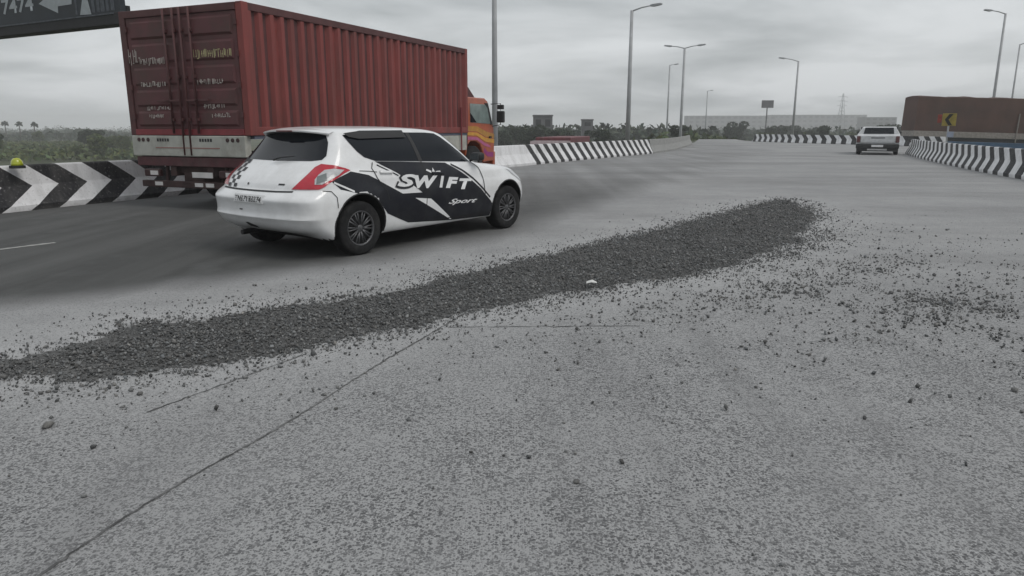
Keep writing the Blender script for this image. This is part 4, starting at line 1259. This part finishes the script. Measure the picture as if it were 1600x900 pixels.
lamp_post(44.6, 68.6, 11.6, [(-1, 0, 1.3, .25)], .15, "taller street lamp behind the brown truck with arm to the left", -2.2)
lamp_post(54.0, 80.0, 10.2, [(1, 0, 1.3, .25)], .12, "street lamp behind the brown truck with arm to the right", -2.4)
lamp_post(27.0, 128.0, 12.0, [(1, -.3, .8, .1)], .18, "faint tall mast between the two left street lamps", -4.1)
lamp_post(54.0, 205.0, 11.5, [(1, -.3, .8, .1)], .2, "faintest mast right of the double armed lamp", -4.1)

# ================================================================== YELLOW CHEVRON SIGN AND LAMP ON BARRIER
m_yel = nmat("sign_yellow", (.27, .21, .04), .5, var=.2)
sg_ = empty("chevron_sign", (21.5, 36.2, -.3), R(-28), "small yellow and black chevron road sign behind the right barrier", "road sign")
pl_ = MB().box(-.30, .30, -.02, .0, 1.90, 2.50, .01).build("sign_plate", m_yel, sg_)
for z_, s_ in ((2.2, 1),):
    MB().prism([(.15, 2.47), (-.02, 2.47), (-.19, 2.2), (-.02, 1.93), (.15, 1.93), (-.03, 2.2)], 'Y', -.032, -.021).build("chevron", m_ink, pl_)
MB().box(-.50, -.32, -.02, .0, 2.05, 2.45, .01).build("red_marker", nmat("sign_red", (.22, .04, .03), .6, var=.3), pl_)
MB().tube([(0, .02, -.3), (0, .02, 2.0)], .04, 8).build("post", m_pole, sg_)
MB().box(-.02, .26, -.04, .06, 1.35, 1.62, .01).build("control_box", nmat("pale_blue_box", (.30, .33, .42), .6), sg_)
lam = empty("warning_lamp", (-9.06, 13.3, .80), 0, "small yellow green warning lamp on top of the chevron barrier", "warning lamp")
MB().lathe([(0, .17), (.05, .16), (.085, .12), (.10, .06), (.10, .03), (0, .03)], 20, 'Z').build("lens", nmat("yellow_lens", (.38, .42, .02), .25, coat=.5), lam, True)
MB().lathe([(0, .03), (.13, .03), (.13, -.02), (0, -.02)], 20, 'Z').build("base", m_dark, lam)

# ================================================================== BROWN CARGO TRUCK (right)
m_tarp = nmat("brown_tarpaulin", (.082, .044, .034), .8, var=.25, scale=.6, dirt=(.045, .038, .034), dscale=.25, damt=.9, bump=.5, bscale=3)
m_blue = nmat("blue_body", (.035, .085, .16), .5, var=.3, scale=1.2, dirt=(.03, .07, .07), dscale=1, damt=.6)
m_pale = nmat("pale_rail", (.24, .22, .20), .7, var=.2)
bt = empty("cargo_truck", (33.3, 61.0, -2.35), R(-4), "brown covered cargo truck behind the striped barrier on the right", "truck")
bt.rotation_euler = (0, R(1.6), R(-6))
tb = MB()
nx = 26
prof_top = []
v, f = [], []
Lb, Hb0, Hb1 = 15.0, 3.65, 6.42
for i in range(nx + 1):
    x = Lb * i / nx
    sag = .05 * math.sin(x * 2.1) + .03 * math.sin(x * 5)
    for (y, z) in ((0.0, Hb0), (-.03 + .03 * math.sin(x * 3.3), (Hb0 + Hb1) / 2), (.03, Hb1 - .04 + sag * .3), (.3, Hb1 + .02 + sag * .5), (1.3, Hb1 + .06 + sag), (2.1, Hb1 + .02), (2.57, Hb1 - .04), (2.6, Hb0)):
        v.append((x, y, z))
for i in range(nx):
    for j in range(7):
        f.append((i * 8 + j, i * 8 + 8 + j, i * 8 + 9 + j, i * 8 + 1 + j))
f.append(tuple(range(8))); f.append(tuple(reversed(range(nx * 8, nx * 8 + 8))))
cov = MB().add(v, f).build("cargo_cover", m_tarp, bt)
shade_auto(cov, 40)
MB().box(-.02, Lb, -.04, 2.64, 3.18, 3.64, .02).build("lower_rail", m_pale, bt)
MB().box(.1, Lb, .05, 2.5, 2.86, 3.17).build("deck_gap", m_dark, bt)
MB().box(1.9, Lb, -.06, 2.6, 1.05, 2.85, .03).build("side_skirt", m_blue, bt)
MB().box(.15, 1.88, .1, 2.5, 1.2, 2.84, .03).build("rear_frame", m_chas, bt)
for x in (1.1, 2.5, 9.0, 10.4, 13.6):
    for y in (.2, 2.4):
        truck_wheel(x, y, .52, .3, bt)
MB().tube([(8.0, -.08, 2.9), (8.0, -.08, 5.2)], .05, 6).build("stay_pole", m_pale, bt)

# ================================================================== WHITE PICKUP (ahead on the right)
pk_ = empty("pickup_truck", (20.75, 41.5, 0), R(90 - 27), "white pickup truck driving away ahead near the right barrier", "pickup truck")
m_pw = nmat("pickup_white", (.56, .57, .58), .4, var=.06, dirt=(.22, .22, .21), dscale=2, damt=.5)
pv = [(-.10, .62), (-.12, 1.08), (.0, 1.12), (1.45, 1.12), (1.50, 1.15), (1.62, 1.50), (1.75, 1.58), (2.9, 1.58), (3.1, 1.50), (3.65, 1.12), (4.7, 1.02), (4.95, .85), (4.98, .45), (4.5, .40), (.3, .42), (-.05, .45)]
bd = bmesh.new()
V_ = []
for y, s_ in ((-1.10, 1), (-.86, 0), (.86, 0), (1.10, 1)):
    row = []
    for x, z in pv:
        yy = y
        if z > 1.2: yy = y * (.80 if s_ else .92)
        row.append((x, yy, z))
    V_.append(row)
mbp = MB(); n_ = len(pv)
vv = [p for r_ in V_ for p in r_]
ff = [tuple(range(n_)), tuple(reversed(range(3 * n_, 4 * n_)))]
for k in range(3):
    for i in range(n_):
        j = (i + 1) % n_
        ff.append((k * n_ + i, k * n_ + n_ + i, k * n_ + n_ + j, k * n_ + j))
pb = mbp.add(vv, ff).build("body", m_pw, pk_)
bv = pb.modifiers.new("b", 'BEVEL'); bv.width = .05; bv.segments = 2; bv.limit_method = 'ANGLE'; bv.angle_limit = R(30)
MB().add([(1.515, -.80, 1.15), (1.515, .80, 1.15), (1.632, .74, 1.50), (1.632, -.74, 1.50)], [(0, 1, 2, 3)]).build("rear_window", m_glass, pb, loc=(-.03, 0, .02))
tg = MB().box(-.16, -.125, -.87, .87, .68, 1.06, .015).build("tailgate", m_pw, pb)
MB().box(-.175, -.161, -.35, .35, .92, 1.0, .005).build("tailgate_handle_recess", nmat("grey_recess", (.20, .20, .21), .6), tg)
MB().box(-.170, -.161, -.6, .6, .74, .86, .005).build("pressed_panel", m_pw, tg)
for s_ in (-1, 1):
    MB().box(-.17, -.05, min(s_ * .90, s_ * 1.08), max(s_ * .90, s_ * 1.08), .70, 1.05, .02).build("tail_light", nmat("pickup_lens", (.10, .03, .03), .4), pb)
    MB().prism([(1.75, 1.18), (1.85, 1.55), (2.85, 1.55), (3.4, 1.18)], 'Y', s_ * .90, s_ * .97).build("side_window", m_glass, pb)
    MB().box(3.3, 3.45, min(s_ * 1.0, s_ * 1.2), max(s_ * 1.0, s_ * 1.2), 1.1, 1.3, .03).build("wing_mirror", m_trim, pb)
bp_ = MB().box(-.26, -.10, -1.1, 1.1, .36, .62, .05).build("rear_bumper", m_trim, pk_)
MB().box(-.272, -.262, -.30, .30, .45, .57).build("number_plate", m_plate, bp_)
MB().box(-.10, .3, -1.05, 1.05, .20, .43).build("rear_skirt", m_trim, pk_)
MB().box(-.13, -.10, -.5, .5, .26, .36).build("tow_bar", m_plate, pk_)
for x in (.85, 3.9):
    for s_ in (-1, 1):
        t_ = MB().lathe([(.2, -.11), (.34, -.11), (.37, -.07), (.37, .07), (.34, .11), (.2, .11), (.2, -.11)], 24, 'Y').build("wheel", m_tyre, pk_, True, loc=(x, s_ * .97, .37))
        MB().lathe([(0, s_ * .06), (.19, s_ * .06), (.21, s_ * .10), (.21, -s_ * .1)], 20, 'Y').build("rim", m_rim, t_)

# ================================================================== RED LORRY beyond the left barrier
rl_ = empty("lorry", (2.75, 45.5, -2.25), R(90 + 165), "small red lorry half hidden behind the slant striped barrier", "lorry")
MB().box(-6.4, 1.0, -1.1, 1.1, 1.1, 3.2, .05).build("cargo_box", nmat("lorry_red", (.14, .035, .042), .6, var=.3, dirt=(.09, .06, .06), damt=.6), rl_)
cb_ = MB().prism([(1.1, .7), (1.1, 3.0), (2.3, 3.0), (2.75, 2.0), (2.8, .7)], 'Y', -1.1, 1.1).build("cab", nmat("lorry_pale", (.34, .27, .28), .5, var=.2), rl_)
MB().prism([(1.5, 2.0), (1.5, 2.8), (2.2, 2.8), (2.55, 2.0)], 'Y', -1.13, -1.09).build("window", m_glass, cb_)
MB().prism([(1.5, 2.0), (1.5, 2.8), (2.2, 2.8), (2.55, 2.0)], 'Y', 1.09, 1.13).build("window", m_glass, cb_)
MB().box(-3.3, 2.7, -.6, .6, .6, 1.08).build("chassis", m_chas, rl_)
for x in (-2.2, 1.9):
    for y in (-.9, .9):
        MB().lathe([(.0, -.13), (.42, -.13), (.48, -.09), (.48, .09), (.42, .13), (0, .13)], 20, 'Y').build("wheel", m_tyre, rl_, True, loc=(x, y, .48))

# ================================================================== TREES
def leaf_material(name, c):
    m = bpy.data.materials.new(name); m.use_nodes = True
    nt = m.node_tree; b = nt.nodes['Principled BSDF']
    b.inputs['Roughness'].default_value = .75
    at = nt.nodes.new('ShaderNodeAttribute'); at.attribute_name = 'tint'
    mx = nt.nodes.new('ShaderNodeMix'); mx.data_type = 'RGBA'; mx.blend_type = 'MULTIPLY'; mx.inputs[0].default_value = 1
    mx.inputs[6].default_value = (*c, 1); nt.links.new(at.outputs['Color'], mx.inputs[7])
    no = nt.nodes.new('ShaderNodeTexNoise'); no.inputs['Scale'].default_value = 2.0
    g = nt.nodes.new('ShaderNodeNewGeometry'); nt.links.new(g.outputs['Position'], no.inputs['Vector'])
    m2 = nt.nodes.new('ShaderNodeMix'); m2.data_type = 'RGBA'; m2.blend_type = 'OVERLAY'; m2.inputs[0].default_value = .5
    nt.links.new(mx.outputs[2], m2.inputs[6]); nt.links.new(no.outputs[0], m2.inputs[7])
    nt.links.new(m2.outputs[2], b.inputs['Base Color'])
    return m
m_leafd = leaf_material("dark_leaves", (.026, .040, .020))
m_leafg = leaf_material("olive_leaves", (.060, .080, .022))
m_bark = nmat("bark", (.07, .06, .05), .9, var=.3)
def leaf_mesh(name, C, Rad, size):
    """leaf-sized quads at points C"""
    n = len(C)
    a = rng.normal(0, 1, (n, 3)); a /= np.linalg.norm(a, axis=1)[:, None]
    b = np.cross(a, rng.normal(0, 1, (n, 3))); b /= np.linalg.norm(b, axis=1)[:, None]
    s = (size * rng.uniform(.6, 1.4, n))[:, None]
    V = np.stack([C - a * s, C + b * s * .55, C + a * s, C - b * s * .55], 1)
    me = bpy.data.meshes.new(name)
    me.vertices.add(n * 4); me.vertices.foreach_set('co', V.ravel().astype(np.float32))
    me.loops.add(n * 4); me.loops.foreach_set('vertex_index', np.arange(n * 4, dtype=np.int32))
    me.polygons.add(n); me.polygons.foreach_set('loop_start', np.arange(0, n * 4, 4, dtype=np.int32))
    me.update(calc_edges=True)
    t = rng.uniform(.6, 1.5, n); w = rng.normal(0, .12, n)
    col = np.stack([t * (1 + w), t, t * (1 - w), np.ones(n)], 1)
    at = me.attributes.new('tint', 'FLOAT_COLOR', 'POINT'); at.data.foreach_set('color', np.repeat(col, 4, 0).ravel().astype(np.float32))
    return me
def crown_points(n, h, r, blobs=9):
    """uneven crown made of many clumps"""
    out = []
    for k in range(blobs):
        a = rng.uniform(0, 2 * math.pi); q = r * math.sqrt(rng.uniform(0, 1)) * .72
        c = np.array([q * math.cos(a), q * math.sin(a), h * rng.uniform(.42, .90)])
        rr = r * rng.uniform(.28, .5)
        m_ = n // blobs
        d = rng.normal(0, 1, (m_, 3)); d /= np.linalg.norm(d, axis=1)[:, None]
        out.append(c + d * (rr * rng.uniform(.55, 1.05, m_) ** .6)[:, None] * (1, 1, .75))
    return np.concatenate(out)
def tree_proto(h, r, n, mat):
    e = bpy.data.objects.new("tree", None); COL.objects.link(e)
    tr = MB()
    tr.tube([(0, 0, -.3), (.06 * h * .2, 0, h * .3), (.0, .05, h * .6)], [.05 * h * .5, .03 * h * .5, .012 * h], 8)
    for k in range(5):
        a = k * 1.26
        tr.tube([(0, 0, h * (.28 + .05 * k)), (math.cos(a) * r * .35, math.sin(a) * r * .35, h * (.5 + .04 * k)), (math.cos(a) * r * .6, math.sin(a) * r * .6, h * (.62 + .04 * k))], [.014 * h, .009 * h, .004 * h], 5)
    tr.build("trunk", m_bark, e)
    link("crown", leaf_mesh("crown", crown_points(n, h, r), r, .26), mat, e)
    return e
protos = [tree_proto(7.5, 3.2, 2600, m_leafd), tree_proto(6.0, 2.8, 2200, m_leafg), tree_proto(8.5, 2.9, 2600, m_leafd)]
spots = []
r_ = random.Random(5)
def gz(x, y): return float(ground_z(np.array([x], float), np.array([y], float))[0])
TB1 = "dark leafy tree in the row behind the slant striped barrier"
TB2 = "dark tree in the hazy row beyond the far end of the road"
TB3 = "leafy tree on the low field left of the red container"
for k in range(26):
    Y = r_.uniform(112, 170); u = r_.uniform(785, 1100)
    spots.append(((u - 800) / 1120 * Y * .985, Y, r_.choice([0, 0, 2, 1]), r_.uniform(.5, .74) * (1 if u < 980 else .6), TB1, "trees behind the left barrier"))
for k in range(22):
    Y = r_.uniform(150, 230); u = r_.uniform(1090, 1440)
    spots.append(((u - 800) / 1120 * Y * .985, Y, r_.choice([0, 2, 1]), r_.uniform(.62, .85), TB2, "trees beyond the end of the road"))
for k in range(16):
    Y = r_.uniform(120, 260); u = r_.choice([r_.uniform(120, 210), r_.uniform(-40, 210), r_.uniform(170, 215)])
    spots.append(((u - 800) / 1120 * Y * .985, Y, r_.choice([0, 1, 1]), r_.uniform(.35, .8), TB3, "trees on the left field"))
for i, (x, y, k, s_, lab, grp) in enumerate(spots):
    e = copy_tree(protos[k])
    e.location = (x, y, gz(x, y)); e.rotation_euler = (0, 0, r_.uniform(0, 6.28)); e.scale = (s_ * r_.uniform(.9, 1.25), s_ * r_.uniform(.9, 1.25), s_)
    tag(e, lab, "tree", grp)
for p in protos:
    for ch in list(p.children): bpy.data.objects.remove(ch)
    bpy.data.objects.remove(p)
# palms on the skyline at the left
def palm(x, y, h, label):
    e = empty("palm_tree", (x, y, gz(x, y)), r_.uniform(0, 6), label, "palm tree", "palms on the left skyline")
    MB().tube([(0, 0, -.3), (.2, 0, h * .5), (.1, .1, h)], [.28, .2, .2], 8).build("trunk", m_bark, e)
    mb = MB()
    for k in range(46):
        a = rng.uniform(0, 6.28); el = rng.uniform(-.6, 1.4)
        d = Vector((math.cos(a) * math.cos(el), math.sin(a) * math.cos(el), math.sin(el)))
        n = d.orthogonal().normalized(); ln = rng.uniform(1.0, 1.9)
        c = Vector((.1, .1, h))
        tip = c + d * ln - Vector((0, 0, .25 * ln))
        mid = c + d * ln * .75
        mb.add([tuple(c), tuple(mid + n * .42), tuple(tip), tuple(mid - n * .42)], [(0, 1, 2, 3)])
    mb.build("crown", m_leafd, e, fix=False)
    me = e.children[-1].data
    return e
for u, Y, h, lab in ((15, 330, 7.4, "lone palm at the far left skyline"), (38, 320, 7.0, "middle one of three palms on the left skyline"), (60, 300, 6.8, "palm nearest the red container on the left skyline")):
    pm = palm((u - 800) / 1120 * Y * .985, Y, h, lab)
    for c in pm.children:
        if c.name.startswith("crown"):
            me = c.data
            at = me.attributes.new('tint', 'FLOAT_COLOR', 'POINT'); at.data.foreach_set('color', np.ones(len(me.vertices) * 4, np.float32))
# far woods: one mass
def wood(name, regions, label, mat=None):
    C, out = [], []
    for (u0, u1, Y0, Y1, h, n) in regions:
        Y = rng.uniform(Y0, Y1, n); u = rng.uniform(u0, u1, n)
        x = (u - 800) / 1120 * Y * .985
        top = h * (.62 + .38 * np.sin(x * .11 + Y * .05) * np.sin(x * .031 + 1.0)) * (.8 + .2 * np.sin(x * .47 + Y * .3))
        z = ground_z(x, Y) + np.maximum(top, 1.0) * rng.uniform(0, 1, n) ** .75
        ok = (Y > 108) | (x < np.interp(Y, ly, lx) - 4) | (x > np.interp(Y, ry, rx) + 4)
        C.append(np.stack([x, Y, z], 1)[ok])
    C = np.concatenate(C)
    o = link(name, leaf_mesh(name, C, 1, .9 if mat is None else .55), mat or m_leafd)
    tag(o, label, "woodland", kind='stuff')
wood("far_woods", [(-120, 230, 300, 620, 5.4, 16000), (760, 1120, 170, 300, 7.0, 14000), (1050, 1480, 230, 420, 6.0, 16000), (-120, 1750, 600, 1200, 8.6, 24000)], "far-off belt of dark trees along the horizon")
wood("roadside_scrub", [(-60, 215, 130, 260, 1.0, 7000), (770, 1040, 62, 100, 3.6, 9000), (1070, 1420, 112, 150, 3.6, 9000)], "low olive scrub beyond the barriers", m_leafg)

# ================================================================== FAR BUILDINGS, BOARD, PYLON
m_bld = nmat("weathered_concrete", (.10, .10, .105), .85, var=.2, scale=.5)
m_bld2 = nmat("pale_concrete", (.26, .26, .27), .85, var=.15, scale=.2)
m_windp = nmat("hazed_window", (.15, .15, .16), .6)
m_wind = nmat("dark_window", (.015, .016, .018), .2)
def building(x, y, w, d, h, mat, label, rows, cols, rot=0.0):
    z = gz(x, y)
    e = empty("building", (x, y, z - .3), rot, label, "building", "buildings on the horizon")
    wl = MB().box(-w / 2, w / 2, 0, d, 0, h).build("wall", mat, e)
    rf = MB().box(-w / 2 - .15, w / 2 + .15, -.15, d + .15, h, h + .35).build("roof", mat, e)
    me = None
    for i in range(rows):
        for j in range(cols):
            cw, chh = w / cols, (h - 1) / max(rows, 1)
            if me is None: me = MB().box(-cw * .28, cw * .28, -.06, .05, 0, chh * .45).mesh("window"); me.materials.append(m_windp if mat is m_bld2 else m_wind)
            link("window", me, None, wl, loc=(-w / 2 + cw * (j + .5), 0, 1 + chh * (i + .35)))
    return e
def bu(u, Y): return (u - 800) / 1120 * Y * .985
building(bu(848, 180), 180, 4.6, 5, 8.6, m_bld, "dark flat roofed house above the trees behind the barrier", 2, 2)
building(bu(917, 200), 200, 2.9, 3, 7.8, m_bld, "narrow dark tower block right of the dark house", 3, 1)
building(bu(1140, 800), 800, 95, 20, 18.5, m_bld2, "long pale hazy block left of the small roadside board", 4, 14)
building(bu(1275, 860), 860, 110, 20, 20.5, m_bld2, "long pale hazy block right of the small roadside board", 4, 16)
building(bu(1370, 700), 700, 30, 16, 15.5, m_bld, "darker hazy block behind the white pickup", 4, 5)
hb = empty("roadside_board", (bu(1193, 260), 260, gz(bu(1193, 260), 260)), 0, "small dark roadside board on a post near the horizon", "board")
MB().box(-2.1, 2.1, -.1, .1, 12.4, 15.0, .02).build("panel", m_bld, hb)
MB().tube([(0, .2, 0), (0, .2, 14)], .22, 8).build("post", m_bld, hb)
py_ = empty("pylon", (bu(1308, 520), 520, gz(bu(1308, 520), 520)), .3, "faint lattice power pylon on the horizon", "pylon")
mb = MB()
hh = 29.0
for s0 in (-1, 1):
    for s1 in (-1, 1):
        mb.tube([(s0 * 2.6, s1 * 2.6, 0), (s0 * .9, s1 * .9, hh * .7), (s0 * .2, s1 * .2, hh)], .16, 4)
for k in range(8):
    z0, z1 = hh * .09 * k, hh * .09 * (k + 1)
    w0, w1 = 2.6 - 1.7 * z0 / (hh * .7), 2.6 - 1.7 * z1 / (hh * .7)
    for s_ in (-1, 1):
        mb.tube([(-w0, s_ * w0, z0), (w1, s_ * w1, z1)], .09, 4); mb.tube([(w0, s_ * w0, z0), (-w1, s_ * w1, z1)], .09, 4)
        mb.tube([(s_ * w0, -w0, z0), (s_ * w1, w1, z1)], .09, 4)
mb.build("lattice", m_pole, py_)
for z in (hh * .72, hh * .82, hh * .92):
    MB().tube([(-4.2, 0, z), (0, 0, z + .5), (4.2, 0, z)], .14, 4).build("crossarm", m_pole, py_)

# ================================================================== HAZE
hz = MB().box(-1900, 1900, -1000, 1900, -12, 28).build("haze", None)
tag(hz, "thin grey haze over the fields and road", "haze", kind='stuff')
hm = bpy.data.materials.new("haze_air"); hm.use_nodes = True
nt = hm.node_tree
for n in list(nt.nodes): nt.nodes.remove(n)
pv_ = nt.nodes.new('ShaderNodeVolumePrincipled'); ou = nt.nodes.new('ShaderNodeOutputMaterial')
pv_.inputs['Color'].default_value = (.97, .98, .99, 1); pv_.inputs['Density'].default_value = .0008
nt.links.new(pv_.outputs[0], ou.inputs['Volume'])
hz.data.materials.append(hm)
